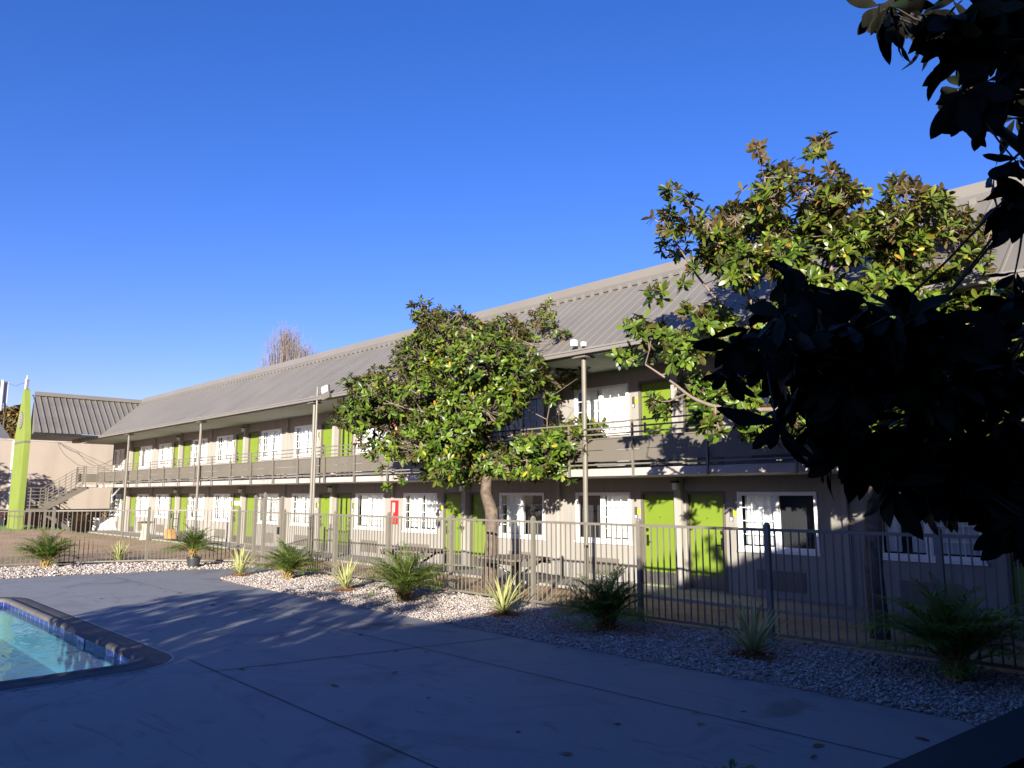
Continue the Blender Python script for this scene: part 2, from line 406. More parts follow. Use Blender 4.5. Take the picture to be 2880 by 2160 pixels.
# pool outline with rounded corners (inner edge of the coping)
def rounded(x0, x1, y0, y1, r, seg=7):
    P = []
    for cx_, cy_, a0 in ((x1 - r, y1 - r, 0), (x0 + r, y1 - r, 90), (x0 + r, y0 + r, 180), (x1 - r, y0 + r, 270)):
        for i in range(seg + 1):
            a = math.radians(a0 + 90 * i / seg); P.append((cx_ + r * math.cos(a), cy_ + r * math.sin(a)))
    return P
PX0, PX1, PY0, PY1 = -18.15, -10.15, -8.5, 3.52
IN = rounded(PX0, PX1, PY0, PY1, .32); OUT = rounded(PX0 - .42, PX1 + .42, PY0 - .42, PY1 + .40, .74)
IN = rounded(PX0, PX1, PY0, PY1, .35)
# far-left corner is a wide sweep
def build_pool():
    n = len(IN)
    # deck around the pool: ring from the coping out to a rectangle, then the rest of the slab
    R = rounded(-18.6, -9.3, -9.0, 4.4, .001)
    b = MB()
    for i in range(n):
        j = (i + 1) % n
        b.quad((*OUT[i], 0), (*R[i], 0), (*R[j], 0), (*OUT[j], 0))
    edge = [(-22.55, -3.0), (-22.55, 4.4), (-22.33, 5.8), (-21.9, 7.3), (-21.75, 8.5), (-21.2, 9.4), (-21.0, 10.25), (-19.85, 10.25), (-19.5, 9.0), (-18.9, 8.2),
            (-17.5, 8.02), (-12.4, 7.97), (-7.84, 7.97), (-4.2, 8.03), (-2.4, 8.0), (-1.6, 7.2), (-1.2, 5.6), (-.9, 3.5), (2.5, 1.5), (3.4, -3.0)]
    # slab north of the pool
    left = [p for p in edge]
    b.quad((-9.3, -9, 0), (3.4, -9, 0), (3.4, -3, 0), (3.3, 4.4 - 7, 0), (-9.3, -2.6, 0))
    b.quad((-22.55, -9, 0), (-18.6, -9, 0), (-18.6, -3, 0), (-22.55, -3, 0))
    b.quad((-22.55, -3, 0), (-18.6, -3, 0), (-18.6, 4.4, 0), (-22.55, 4.4, 0))
    b.quad((-9.3, -2.6, 0), (3.3, -2.6, 0), (2.5, 1.5, 0), (-.9, 3.5, 0), (-1.05, 4.4, 0), (-9.3, 4.4, 0))
    # strip between y = 4.4 and the gravel
    top = [(-22.55, 4.4), (-22.33, 5.8), (-21.9, 7.3), (-21.75, 7.97), (-17.5, 8.02), (-12.4, 7.97), (-7.84, 7.97), (-4.2, 8.03), (-2.4, 8.0), (-1.6, 7.2), (-1.2, 5.6), (-1.05, 4.4)]
    b.quad(*[(x, y, 0) for x, y in [(-1.05, 4.4)] + top[::-1][1:]])
    b.quad((-21.75, 7.97, 0), (-18.4, 8.015, 0), (-18.9, 8.2, 0), (-19.5, 9.0, 0), (-19.85, 10.25, 0), (-21.0, 10.25, 0), (-21.2, 9.4, 0), (-21.75, 8.5, 0))
    o = b.build("pool_deck", M['deck']); tag(o, kind='structure')
    # raised coping with a rounded lip
    prof = [(0, .0, -.035), (0, -.008, -.005), (0, .01, .022), (0, .055, .034), (0, .11, .030), (0, .135, .014), (0, .16, .012), (0, .40, .012), (0, .42, .004), (0, .42, -.04)]
    V = []; F = []
    dens = n
    for i in range(n):
        ix, iy = IN[i]; ox, oy = OUT[i]
        for _, t_, z in prof:
            k = t_ / .42; V.append((ix + (ox - ix) * k, iy + (oy - iy) * k, z))
    m_ = len(prof)
    for i in range(n):
        j = (i + 1) % n
        for k in range(m_ - 1): F.append((i * m_ + k, i * m_ + k + 1, j * m_ + k + 1, j * m_ + k))
    pool = thing("swimming_pool", "blue swimming pool with cobalt waterline tiles and dark stone coping sunk in the deck", "swimming pool", (0, 0, 0))
    c = MB(); c.v = V; c.f = F; c.build("coping", M['coping'], pool, smooth=True)
    s = MB()
    J = [(OUT[i], (OUT[i][0] + (OUT[i][0] - IN[i][0]) * .06, OUT[i][1] + (OUT[i][1] - IN[i][1]) * .06)) for i in range(n)]
    for i in range(n):
        j = (i + 1) % n
        s.quad((*J[i][0], .006), (*J[i][1], .006), (*J[j][1], .006), (*J[j][0], .006))
    s.build("sealant_joint", M['joint'], pool)
    tb = MB(); wb = MB()
    for i in range(n):
        j = (i + 1) % n
        tb.quad((*IN[i], -.03), (*IN[j], -.03), (*IN[j], -.20), (*IN[i], -.20))
        wb.quad((*IN[i], -.20), (*IN[j], -.20), (*IN[j], -.72), (*IN[i], -.72))
    tb.build("waterline_tile", M['tile'], pool)
    wb.quad(*[(x, y, -.72) for x, y in IN]); wb.build("basin", M['plaster'], pool)
    mk = MB().box(-13.02, -12.62, PY1 - .012, PY1 - .004, -.20, -.035).build("depth_marker", M['white'], pool)
    for body, x, z, sz in (("5", -13.0, -.115, .095), ("FT", -12.995, -.19, .06), ("1/2", -12.92, -.16, .12), ("FT", -12.74, -.15, .08)):
        cu = bpy.data.curves.new("depth_number", 'FONT'); cu.body = body; cu.size = sz; cu.extrude = .001
        to = bpy.data.objects.new("depth_number", cu); COL.objects.link(to)
        dg = bpy.context.evaluated_depsgraph_get(); me = bpy.data.meshes.new_from_object(to.evaluated_get(dg))
        bpy.data.objects.remove(to)
        me.materials.clear(); me.materials.append(M['black'])
        to = bpy.data.objects.new("depth_number", me); COL.objects.link(to)
        to.location = (x, PY1 - .0145, z); to.rotation_euler = (math.pi / 2, 0, 0); to.parent = mk
    wt = MB().quad(*[(x, y, -.105) for x, y in IN]).build("pool_water", M['water']); tag(wt, kind='structure')
    # expansion joints of the deck
    g = MB()
    for x0, y0, x1, y1, w_ in ((-10.0, 3.98, -1.2, 3.72, .015), (-22.3, 6.42, -1.5, 6.55, .014), (-9.1, 3.95, -8.3, 7.9, .02), (-15.2, 3.99, -15.1, 7.97, .006), (-2.6, 3.75, -2.3, -2.5, .01)):
        d = Vector((x1 - x0, y1 - y0, 0)).normalized(); q = Vector((-d.y, d.x, 0)) * w_ / 2
        a = Vector((x0, y0, .004)); e = Vector((x1, y1, .004)); g.quad(a - q, e - q, e + q, a + q)
    tag(g.build("deck_joint", M['groove']), kind='structure')
build_pool()

# ---------------------------------------------------------------- gravel strips (stones too many to count)
def build_gravel():
    b = MB()
    P1 = [(-18.9, 8.2), (-17.5, 8.03), (-12.4, 7.98), (-7.84, 7.98), (-4.2, 8.04), (-2.4, 8.01), (-1.6, 7.21), (-1.2, 5.61), (-.6, 7.5), (-.6, 10.5), (-19.7, 10.5), (-19.5, 9.0)]
    P2 = [(-23.9, 2.0), (-22.56, 2.0), (-22.56, 4.4), (-22.34, 5.8), (-21.91, 7.3), (-21.76, 8.5), (-21.21, 9.4), (-21.1, 10.2), (-22.7, 10.2), (-23.9, 8.4), (-24.8, 6.0)]
    P2 = [(-25.3, 2.0), (-22.56, 2.0), (-22.56, 4.4), (-22.34, 5.8), (-21.91, 7.3), (-21.76, 8.5), (-21.21, 9.4), (-21.1, 10.2), (-22.7, 10.2), (-24.7, 8.4), (-25.6, 5.5)]
    for P in (P1, P2): b.quad(*[(x, y, -.002) for x, y in P])
    tag(b.build("gravel_bed", M['gravelbed']), kind='structure')
    def inside(px, py, P):
        r = np.zeros(len(px), bool); n = len(P); j = n - 1
        for i in range(n):
            xi, yi = P[i]; xj, yj = P[j]
            c = ((yi > py) != (yj > py)) & (px < (xj - xi) * (py - yi) / (yj - yi + 1e-12) + xi)
            r ^= c; j = i
        return r
    g = np.random.default_rng(5)
    oct_v = np.array([[1, 0, 0], [.3, .95, .1], [-.9, .35, 0], [-.5, -.85, .05], [.55, -.8, 0], [.1, .05, .8], [0, 0, -.5]])
    oct_f = np.array([[0, 1, 5], [1, 2, 5], [2, 3, 5], [3, 4, 5], [4, 0, 5], [1, 0, 6], [2, 1, 6], [3, 2, 6], [4, 3, 6], [0, 4, 6]])
    pts = []
    for P, dens, s0 in ((P1, 1900, .0135), (P2, 1000, .0205)):
        P = np.array(P); lo = P.min(0); hi = P.max(0); area = np.prod(hi - lo); n = int(area * dens)
        x = g.uniform(lo[0], hi[0], n); y = g.uniform(lo[1], hi[1], n); k = inside(x, y, P.tolist())
        x, y = x[k], y[k]; s = s0 * g.lognormal(0, .32, len(x)); pts.append(np.stack([x, y, s], 1))
    # strays on the edge of the deck
    A = np.concatenate(pts); n = len(A)
    th = g.uniform(0, 2 * np.pi, n); c, s_ = np.cos(th), np.sin(th)
    V = oct_v[None] * (1 + g.uniform(-.25, .25, (n, 7, 3))) * A[:, None, 2:3] * np.stack([g.uniform(.8, 1.5, n), g.uniform(.7, 1.1, n), g.uniform(.6, 1.0, n)], 1)[:, None, :]
    tilt = g.uniform(-.5, .5, (n, 1)); V[:, :, 2] += V[:, :, 0] * tilt
    X = V[:, :, 0] * c[:, None] - V[:, :, 1] * s_[:, None] + A[:, 0:1]
    Y = V[:, :, 0] * s_[:, None] + V[:, :, 1] * c[:, None] + A[:, 1:2]
    Z = V[:, :, 2] + A[:, 2:3] * g.uniform(.2, 1.3, (n, 1))
    VV = np.stack([X, Y, Z], 2).reshape(-1, 3)
    FF = (oct_f[None] + (np.arange(n) * 7)[:, None, None]).reshape(-1, 3)
    o = npmesh("gravel", VV, FF, M['stone'], rnd=np.repeat(g.uniform(0, 1, n), 7))
    tag(o, "pink and white gravel covering the planting strips along the fence", "gravel", kind='stuff')
build_gravel()

def build_walk():
    b = MB().box(-49.2, 6, 12.95, WL + .1, -.1, .045)
    tag(b.build("walkway", M['concrete']), kind='structure')
    d = MB(); rnd = random.Random(8)
build_walk()

# ---------------------------------------------------------------- the motel
motel = thing("motel_building", "long two storey motel with lime green doors, white windows and grey metal roof", "building", (-20, WL, 0))
MO = Vector((-20, WL, 0))
class PB(MB):                                       # mesh given in world coordinates, stored relative to the motel origin
    def build(s, name, m, parent=motel, org=MO, **k):
        s.v = [tuple(Vector(p) - org) for p in s.v]
        return MB.build(s, name, m, parent, **k)
PIL = [-45.53 + 7.18 * i for i in range(8)]         # pilasters between paired doors: -45.53 ... 4.73
XL, XR = -48.85, 6.0
FL = (0.045, 2.60)                                  # the two floor levels
DO = (.13, 1.08, 2.07); WI = (1.37, 3.05, .90, 2.06)
CEIL = (2.45, 5.02)
def facade():
    wall = PB()
    for k, z0 in enumerate(FL):
        ops = []
        for p in PIL:
            for s in (-1, 1):
                a, b = sorted((p + s * DO[0], p + s * DO[1])); ops.append((a, b, z0, z0 + DO[2]))
                a, b = sorted((p + s * WI[0], p + s * WI[1])); ops.append((a, b, z0 + WI[2] - .01, z0 + WI[3]))
        ops = sorted(o for o in ops if o[0] > XL and o[1] < XR)
        zb = z0 - .05 if k == 0 else z0 - .15; zt = CEIL[k] + .12
        x = XL
        for a, b, c, d in ops:
            wall.quad((x, WL, zb), (a, WL, zb), (a, WL, zt), (x, WL, zt))
            wall.quad((a, WL, d), (b, WL, d), (b, WL, zt), (a, WL, zt))
            if c > z0 + .1: wall.quad((a, WL, zb), (b, WL, zb), (b, WL, c), (a, WL, c))
            q = WL + .16
            wall.quad((a, WL, c), (a, q, c), (a, q, d), (a, WL, d)); wall.quad((b, q, c), (b, WL, c), (b, WL, d), (b, q, d))
            wall.quad((a, WL, d), (a, q, d), (b, q, d), (b, WL, d)); wall.quad((a, q, c), (a, WL, c), (b, WL, c), (b, q, c))
            x = b
        wall.quad((x, WL, zb), (XR, WL, zb), (XR, WL, zt), (x, WL, zt))
    wall.build("wall", M['wall'])
    e = PB().box(XL, XR, WL + .55, WL + .62, 0, 5.1); e.box(XL + .02, XR, WL + .02, WL + .55, 2.46, 2.58)
    e.build("interior", M['interior'])
    g = PB().box(XL - .04, XL, WL - .01, 21.0, 0, 5.05); g.build("gable_wall", M['limegreen'])
    bk = PB().box(XL, XR, 20.9, 21.0, 0, 7.3); bk.box(XR - .05, XR + .02, WL, 20.9, 0, 7.3); bk.build("rear_wall", M['wall'])
    # pilasters
    for z0, zt in ((FL[0], CEIL[0]), (FL[1], CEIL[1])):
        for p in PIL:
            PB().box(p - .085, p + .085, WL - .15, WL + .001, z0 - .04, zt).build("pilaster", M['pilaster'])
            x = p + 3.59
            if x < XR: PB().box(x - .045, x + .045, WL - .09, WL + .001, z0 - .04, zt).build("pilaster", M['pilaster'])
    # doors, windows, air conditioners
    rnd = random.Random(11)
    dproto = {}; 
    def door(x, z, s):
        # x = edge next to the pilaster, s = direction away from it
        key = ('d', s)
        if key not in dproto:
            w_ = .95; f = MB(); a0, a1 = sorted((0, s * w_))
            f.box(a0, a0 + .055, -.012, .06, -.02, 2.066); f.box(a1 - .055, a1, -.012, .06, -.02, 2.066); f.box(a0 + .055, a1 - .055, -.012, .06, 2.0, 2.066)
            leaf = MB().box(a0 + .055, a1 - .055, .055, .10, 0, 2.0).build("door", M['green'])
            dme = leaf.data; bpy.data.objects.remove(leaf)
            kids = []
            fr = f.build("door_frame", M['taupe']); kids.append(fr)
            kids.append(MB().box(a0 + .07, a1 - .07, .047, .054, .03, .30).build("kick_plate", M['kick']))
            hx = (a1 - .13) if s > 0 else (a0 + .13)
            h = MB(); h.box(hx - .03, hx + .03, .035, .054, .86, 1.10); h.bar((hx, .01, .95), (hx - s * .14, .01, .95), .02, .022); h.bar((hx, .05, .95), (hx, .01, .95), .02, .02)
            h.box(hx - .025, hx + .025, .02, .054, 1.18, 1.25)
            kids.append(h.build("handle", M['darkmetal']))
            pe = MB(); pc = (a0 + a1) / 2; pe.lathe((0, 0, 0), [(.012, 0), (.012, .012)], 8)
            pe.v = [(pc + vx, .056 - vz, 1.5 + vy) for vx, vy, vz in pe.v]; kids.append(pe.build("peephole", M['darkmetal']))
            kids.append(MB().box(a0 + .04, a1 - .04, -.06, .05, -.035, .012).build("threshold", M['fascia']))
            dproto[key] = (dme, kids)
        me, kids = dproto[key]
        o = bpy.data.objects.new("door", me); COL.objects.link(o); o.parent = motel; o.location = Vector((x, WL, z)) - MO
        for k_ in kids:
            c = k_.copy(); COL.objects.link(c); c.parent = o; c.location = (0, 0, 0)
        return o
    wcache = {}
    def window(x0, x1, z, kindk):
        """white slider: frame and muntins, glass pane, curtain behind"""
        zb, zt = .895, 2.055; W = x1 - x0
        if kindk not in wcache:
            lg, rg, cur, drop = kindk
            f = MB(); t_ = .05
            f.box(0, W, -.03, .05, zb, zb + t_); f.box(0, W, -.03, .05, zt - t_, zt)
            f.box(0, t_, -.03, .05, zb + t_, zt - t_); f.box(W - t_, W, -.03, .05, zb + t_, zt - t_)
            f.box(W / 2 - .035, W / 2 + .035, -.025, .045, zb + t_, zt - t_)
            f.box(-.03, W + .03, -.06, -.005, zb - .045, zb - .003)
            for (a, b, g_) in ((t_, W / 2 - .035, lg), (W / 2 + .035, W - t_, rg)):
                f.box(a, a + .025, -.01, .03, zb + t_, zt - t_); f.box(b - .025, b, -.01, .03, zb + t_, zt - t_)
                f.box(a + .025, b - .025, -.01, .03, zb + t_, zb + t_ + .03); f.box(a + .025, b - .025, -.01, .03, zt - t_ - .025, zt - t_)
                if g_:
                    for i in (1, 2): xx = a + (b - a) * i / 3; f.box(xx - .008, xx + .008, .004, .016, zb + t_ + .03, zt - t_ - .025)
                    for i in (1, 2, 3): zz = zb + t_ + (zt - zb - 2 * t_) * i / 4; f.box(a + .025, b - .025, .003, .017, zz - .008, zz + .008)
            fme = f.build("window", M['white'])
            p = MB().quad((t_, .018, zb + t_), (W - t_, .018, zb + t_), (W - t_, .018, zt - t_), (t_, .018, zt - t_)).build("pane", M['glass'])
            c = MB()
            N = 90
            for (u0, u1) in cur:
                pr = None
                for i in range(N + 1):
                    u = u0 + (u1 - u0) * i / N; yy = .17 + .022 * math.sin(u * 62) + .01 * math.sin(u * 23 + 1)
                    if pr: c.quad((pr[0], pr[1], zb + drop), (u * W, yy, zb + drop), (u * W, yy, zt - .03), (pr[0], pr[1], zt - .03))
                    pr = (u * W, yy)
            cu = c.build("curtain", M['curtain'], smooth=True)
            wcache[kindk] = (fme, [p, cu])
        fme, kids = wcache[kindk]
        o = fme.copy(); COL.objects.link(o); o.parent = motel; o.location = Vector((x0, WL, z)) - MO
        for k_ in kids:
            cc = k_.copy(); COL.objects.link(cc); cc.parent = o
        return o
    CL = ((.03, .495), (.505, .97))
    kinds = [(True, True, CL, .10), (True, True, ((.03, .47), (.5, .97)), .07), (True, True, ((.03, .97),), .10), (False, True, ((.03, .97),), .10), (True, True, CL, .13)]
    near = {(5, 0, -1): (False, True, ((.5, .97),), .10), (5, 0, 1): (True, False, ((.03, .5),), .10), (4, 0, -1): (True, True, ((.03, .49), (.51, .97)), .12), (4, 0, 1): (True, False, ((.03, .49),), .09),
            (6, 0, -1): (False, True, ((.03, .2), (.3, .45), (.5, .97)), .10), (5, 1, -1): (True, True, ((.03, .36), (.44, .97)), .12), (4, 1, 1): (True, True, ((.03, .3), (.75, .97)), .10), (6, 1, -1): (True, True, ((.03, .45), (.6, .97)), .1)}
    for i, p in enumerate(PIL):
        for k, z0 in enumerate(FL):
            for s in (-1, 1):
                if s > 0 and p + WI[1] > XR: continue
                door(p + s * DO[0], z0, s)
                a, b = sorted((p + s * WI[0], p + s * WI[1]))
                window(a, b, z0, near.get((i, k, s), kinds[rnd.randrange(5)]))
                a, b = sorted((p + s * 1.74, p + s * 2.74))
                g = PB().box(a, b, WL - .03, WL - .001, z0 + .14, z0 + .52)
                for q in range(7): zz = z0 + .17 + q * .048; g.box(a + .03, b - .03, WL - .042, WL - .0305, zz, zz + .018)
                g.build("air_conditioner_grille", M['grille'])
                x = p + s * 1.22
                pl = PB().box(x - .035, x + .035, WL - .02, WL - .001, z0 + 1.46, z0 + 1.72).build("number_plate", M['kick'])
                PB().box(x - .02, x + .02, WL - .026, WL - .0205, z0 + 1.47, z0 + 1.53).build("plate_strip", M['white'], parent=pl, org=Vector((0, 0, 0)) + MO)
                PB().box(x + .04, x + .12, WL - .012, WL - .001, z0 + 1.56, z0 + 1.68).build("number_plate_backing", M['limeplate'], parent=pl, org=MO)
            lz = z0 + 2.10
            lamp = PB(); lamp.box(p - .05, p + .05, WL - .26, WL - .1505, lz, lz + .15)
            la = lamp.build("wall_lamp", M['white'])
            PB().box(p - .07, p + .07, WL - .29, WL - .1505, lz + .151, lz + .20).build("lamp_hood", M['black'], parent=la)
    for ks, (me, kids) in dproto.items():
        for k_ in kids: bpy.data.objects.remove(k_)
    for ks, (f_, kids) in wcache.items():
        bpy.data.objects.remove(f_)
        for k_ in kids: bpy.data.objects.remove(k_)
facade()

def balcony():
    X0, X1 = -44.9, XR; YO = 12.6
    PB().box(X0, X1, YO, WL, 2.43, 2.585).build("balcony_slab", M['fascia'])
    r = PB()
    for z in (3.545, 3.425, 3.305, 2.665): r.box(X0, X1, YO - .075, YO - .045, z - .016, z + .016)
    R = r.build("balcony_railing", M['rail'])
    p = PB()
    p.box(X0, X1, YO - .042, YO - .022, 2.975, 3.20); p.box(X0, X1, YO - .042, YO - .022, 2.735, 2.963)
    p.box(X0, X1, YO - .058, YO - .043, 3.198, 3.225)
    p.build("railing_board", M['panel'], parent=R, org=MO)
    n = 0; x = -43.8
    xs = [-44.85, -43.75, -42.07, -40.4] + [-38.72 + 1.72 * i for i in range(26)]
    for x in xs:
        if x < X1: PB().box(x - .02, x + .02, YO - .115, YO - .0755, 2.41, 3.56).build("railing_post", M['rail'], parent=R, org=MO)
    # round posts that carry the eave
    for x in (-40.0, -31.24, -22.15, -10.69, -1.4):
        c = PB().tube([(x, YO - .16, 0), (x, YO - .16, 4.98)], .052, 14).build("eave_post", M['rail'], smooth=False)
        PB().box(x - .15, x + .15, YO - .30, YO - .02, 4.99, 5.20).build("post_head", M['gutter'], parent=c)
        PB().box(x - .2, x + .2, YO - .32, YO + .0, 4.965, 4.989).build("post_plate", M['panel'], parent=c)
balcony()
PB().box(-10.74, -10.64, 12.08, 12.18, 5.20, 5.33).build("post_lamp", M['white'])
PB().box(-10.47, -10.39, 12.1, 12.18, 5.16, 5.25).build("post_lamp", M['white'])

def roof():
    EY, EZ, RY, RZ = 12.30, 5.16, 15.2, 7.34
    VX0, VX1 = -44.15, -47.1                         # valley with the side roof
    sl = (RZ - EZ) / (RY - EY)
    def rz(y): return EZ + sl * (y - EY)
    R = PB()
    R.quad((VX0, EY, EZ), (XR + .3, EY, EZ), (XR + .3, RY, RZ), (VX1, RY, RZ))
    R.quad((VX0, EY, EZ - .03), (VX1, RY, RZ - .03), (XR + .3, RY, RZ - .03), (XR + .3, EY, EZ - .03))
    R.quad((VX0, EY, EZ - .03), (XR + .3, EY, EZ - .03), (XR + .3, EY, EZ), (VX0, EY, EZ))
    # ribs
    x = VX1 + .1; nx, nz = 0, 1
    up = Vector((0, -sl, 1)).normalized()
    while x < XR + .3:
        y0 = EY - .01
        if x < VX0: y0 = EY + (VX0 - x) / (VX0 - VX1) * (RY - EY)
        y1 = RY - .05
        if y1 - y0 > .1:
            a = Vector((x, y0, rz(y0))); b = Vector((x, y1, rz(y1))); k = len(R.v)
            for p in (a, b):
                R.v += [tuple(p + Vector((-.03, 0, 0)) + up * .001), tuple(p + Vector((-.012, 0, 0)) + up * .013), tuple(p + Vector((.012, 0, 0)) + up * .013), tuple(p + Vector((.03, 0, 0)) + up * .001)]
            R.f += [(k, k + 1, k + 5, k + 4), (k + 1, k + 2, k + 6, k + 5), (k + 2, k + 3, k + 7, k + 6), (k, k + 3, k + 2, k + 1)]
        if x > VX1 + .3: R.box(x - .06, x + .06, RY - .25, RY - .12, rz(RY - .25) + .002, rz(RY - .12) + .02)
        x += .305
    rf = R.build("roof", M['roof'])
    # ridge cap: a folded strip lifted on the ribs, and the flat roof behind
    c = PB()
    q = .055
    c.prism([(VX1 + .02, RY - .24, rz(RY - .24) + q), (VX1 + .02, RY - .02, RZ + q + .02), (VX1 + .02, RY + .02, 7.64), (VX1 + .02, RY + .3, 7.64), (VX1 + .02, RY + .3, 7.62), (VX1 + .02, RY + .07, 7.60), (VX1 + .02, RY + .04, RZ + q - .02), (VX1 + .02, RY - .23, rz(RY - .23) + q - .02)], (XR + .3 - VX1, 0, 0))
    c.build("ridge_cap", M['roofcap'], parent=rf)
    PB().box(VX1 + .03, XR + .3, RY + .05, RY + .11, 7.1, 7.60).build("parapet_back", M['roof'], parent=rf)
    f = PB().box(VX1, XR + .3, RY + .12, 21.0, 7.30, 7.36); f.box(VX1 + .05, XR + .2, RY + .3, 20.9, 5.3, 5.35); f.build("flat_roof", M['gutter'], parent=rf)
    # gutter, fascia, soffit
    g = PB()
    g.box(-47.55, XR + .3, 12.22, 12.345, 5.025, 5.135); g.box(-47.55, XR + .3, 12.20, 12.2195, 5.10, 5.14); g.box(-47.55, XR + .3, 12.35, 12.42, 5.00, 5.15)
    g.build("gutter", M['gutter'])
    s = PB(); s.box(-47.6, XR + .3, 12.425, WL - .0, 5.02, 5.05)
    s.quad((-47.6, 12.425, 5.0), (XR, 12.425, 5.0), (XR, 12.425, 5.02), (-47.6, 12.425, 5.02)); s.box(-49.4, -47.6, 12.9, 15, 5.02, 5.05)
    s.build("soffit", M['soffit'])
    fe = PB(); fe.box(-47.75, -47.555, 12.2, 12.43, 4.985, 5.16); fe.box(-49.4, -47.76, 12.30, 12.6, 5.0, 5.14); fe.build("fascia_end", M['gutter'])
    # side roof running toward the pylon
    W = PB(); ra = Vector((VX0, 9.25, EZ)); rb = Vector((VX1, 9.75, 7.34))
    W.quad((VX0, EY, EZ), tuple(rb + Vector((0, RY - 9.75, 0))), tuple(rb), tuple(ra))
    W.quad((2 * VX1 - VX0, EY, EZ), (2 * VX1 - VX0, 10.2, EZ), tuple(rb), (VX1, RY, 7.34))
    W.quad((VX0 + .0, 9.25, EZ - .02), (2 * VX1 - VX0, 10.2, EZ - .02), (2 * VX1 - VX0, EY + 3, EZ - .02), (VX0, EY, EZ - .02))
    W.quad(tuple(ra), tuple(rb), (2 * VX1 - VX0, 10.2, EZ))
    dv = Vector((VX1 - VX0, .5, 7.34 - EZ)); upn = Vector((dv.z, 0, -dv.x)).normalized()
    y = 9.55; 
    while y < RY - .15:
        a = Vector((VX0, y, EZ)); b = Vector((VX1, y + .12, 7.34))
        t1 = 1.0; t0 = 0.0
        if y > EY: t0 = (y - EY) / (RY - EY)
        tl = max(0, (9.75 - y) / .5)
        a2 = a.lerp(b, t0); k = len(W.v)
        for p in (a2, b):
            W.v += [tuple(p + Vector((0, -.026, 0)) + upn * .001), tuple(p + Vector((0, -.022, 0)) + upn * .045), tuple(p + Vector((0, .022, 0)) + upn * .045), tuple(p + Vector((0, .026, 0)) + upn * .001)]
        W.f += [(k + 4, k + 5, k + 1, k), (k + 5, k + 6, k + 2, k + 1), (k + 6, k + 7, k + 3, k + 2), (k, k + 1, k + 2, k + 3)]
        y += .305
    wr = W.build("side_roof", M['roof'])
    cc = PB().prism([(VX1 + .16, 9.78, 7.33), (VX1 + .17, 9.78, 7.38), (VX1 + .03, 9.78, 7.56), (VX1 - .12, 9.78, 7.56), (VX1 - .12, 9.78, 7.33)], (0, RY - 9.75, 0)); cc.build("side_ridge_cap", M['roofcap'], parent=wr)
    fs = PB().box(VX0 - .03, VX0 + .01, 9.25, EY - .15, EZ - .13, EZ - .025); fs.build("side_fascia", M['black'], parent=wr)
roof()

# red extinguisher cabinets beside the thin pilasters
for k, (x, z, lab) in enumerate(((-20.28, 1.15, "red framed extinguisher cabinet on the ground floor wall"), (-20.28, 3.72, "red framed extinguisher cabinet on the upper floor wall behind the tree"))):
    c = thing("extinguisher_cabinet", lab, "extinguisher cabinet", (x, WL, z), group="red extinguisher cabinets")
    f = MB(); f.box(-.13, -.10, -.12, -.001, 0, .72); f.box(.10, .13, -.12, -.001, 0, .72); f.box(-.0995, .0995, -.12, -.001, 0, .05); f.box(-.0995, .0995, -.12, -.001, .67, .72)
    f.build("frame", M['red'], c); MB().box(-.0995, .0995, -.02, -.001, .051, .669).build("backing", M['white'], c)
    MB().lathe((0, -.08, .06), [(.03, 0), (.03, .22), (.015, .26), (.015, .3)], 10).build("extinguisher", M['red'], c)

# pole lamp by the third post
pl = thing("lamp_pole", "slim taupe pole with a tilted floodlight beside the balcony", "lamp pole", (-21.68, 12.26, 0))
MB().tube([(0, 0, 0), (0, 0, 4.75), (0, 0, 5.45)], [.042, .034, .03], 10).build("pole", M['rail'], pl)
MB().bar((0, 0, 5.40), (.62, -.12, 5.30), .03, .03).bar((.0, 0, 5.15), (.62, -.12, 5.26), .02, .02).build("arm", M['rail'], pl)
fl = MB().box(-.15, .15, -.05, .03, -.30, .16); fo = fl.build("floodlight", M['taupe'], pl, bevel=.01)
fo.location = (.76, -.14, 5.24); fo.rotation_euler = (math.radians(-12), math.radians(-18), math.radians(20))
MB().box(-.115, .115, -.064, -.0505, -.08, .14).build("lens", M['lens'], fo)
b_ = MB()
for i in range(5): b_.box(-.13, .13, .031, .07, -.27 + i * .05, -.25 + i * .05)
b_.build("heat_fin", M['taupe'], fo)

# ---------------------------------------------------------------- green pylon, stair, far wall
py = thing("green_pylon", "tall lime green pointed pylon with round louvre at the end of the side roof", "pylon", (-47.1, 9.24, 0))
prof = [(-1.12, 0, 0), (1.12, 0, 0), (1.12, 0, 5.22), (.14, 0, 7.62), (-.14, 0, 7.62), (-1.12, 0, 5.22)]
MB().prism(prof, (0, .27, 0)).build("body", M['limegreen'], py)
MB().box(-1.13, 1.13, -.012, .282, 4.72, 4.83).build("trim_band", M['panel'], py)
MB().box(-1.13, 1.13, -.012, .282, .92, .99).build("trim_band", M['panel'], py)
lv = MB(); lv.lathe((0, 0, 0), [(.46, 0), (.46, .03), (.42, .03)], 28); lv.v = [(x, -z, y + 5.95) for x, y, z in lv.v]
lo = lv.build("louvre", M['panel'], py)
sl = MB()
for i in range(9):
    z = 5.60 + i * .088; h = math.sqrt(max(0, .41 ** 2 - (z - 5.95) ** 2)); sl.box(-h, h, -.05, -.031, z - .016, z + .016)
sl.build("slat", M['fascia'], lo)
an = MB(); an.lathe((0, .1, 7.62), [(.09, 0), (.09, .55), (.04, .57), (.035, .75)], 12); an.build("antenna", M['antenna'], py)
MB().box(.11, .2, .05, .14, 7.62, 8.15).box(-.16, -.1, .02, .08, 7.9, 8.0).build("antenna_bracket", M['rail'], py)

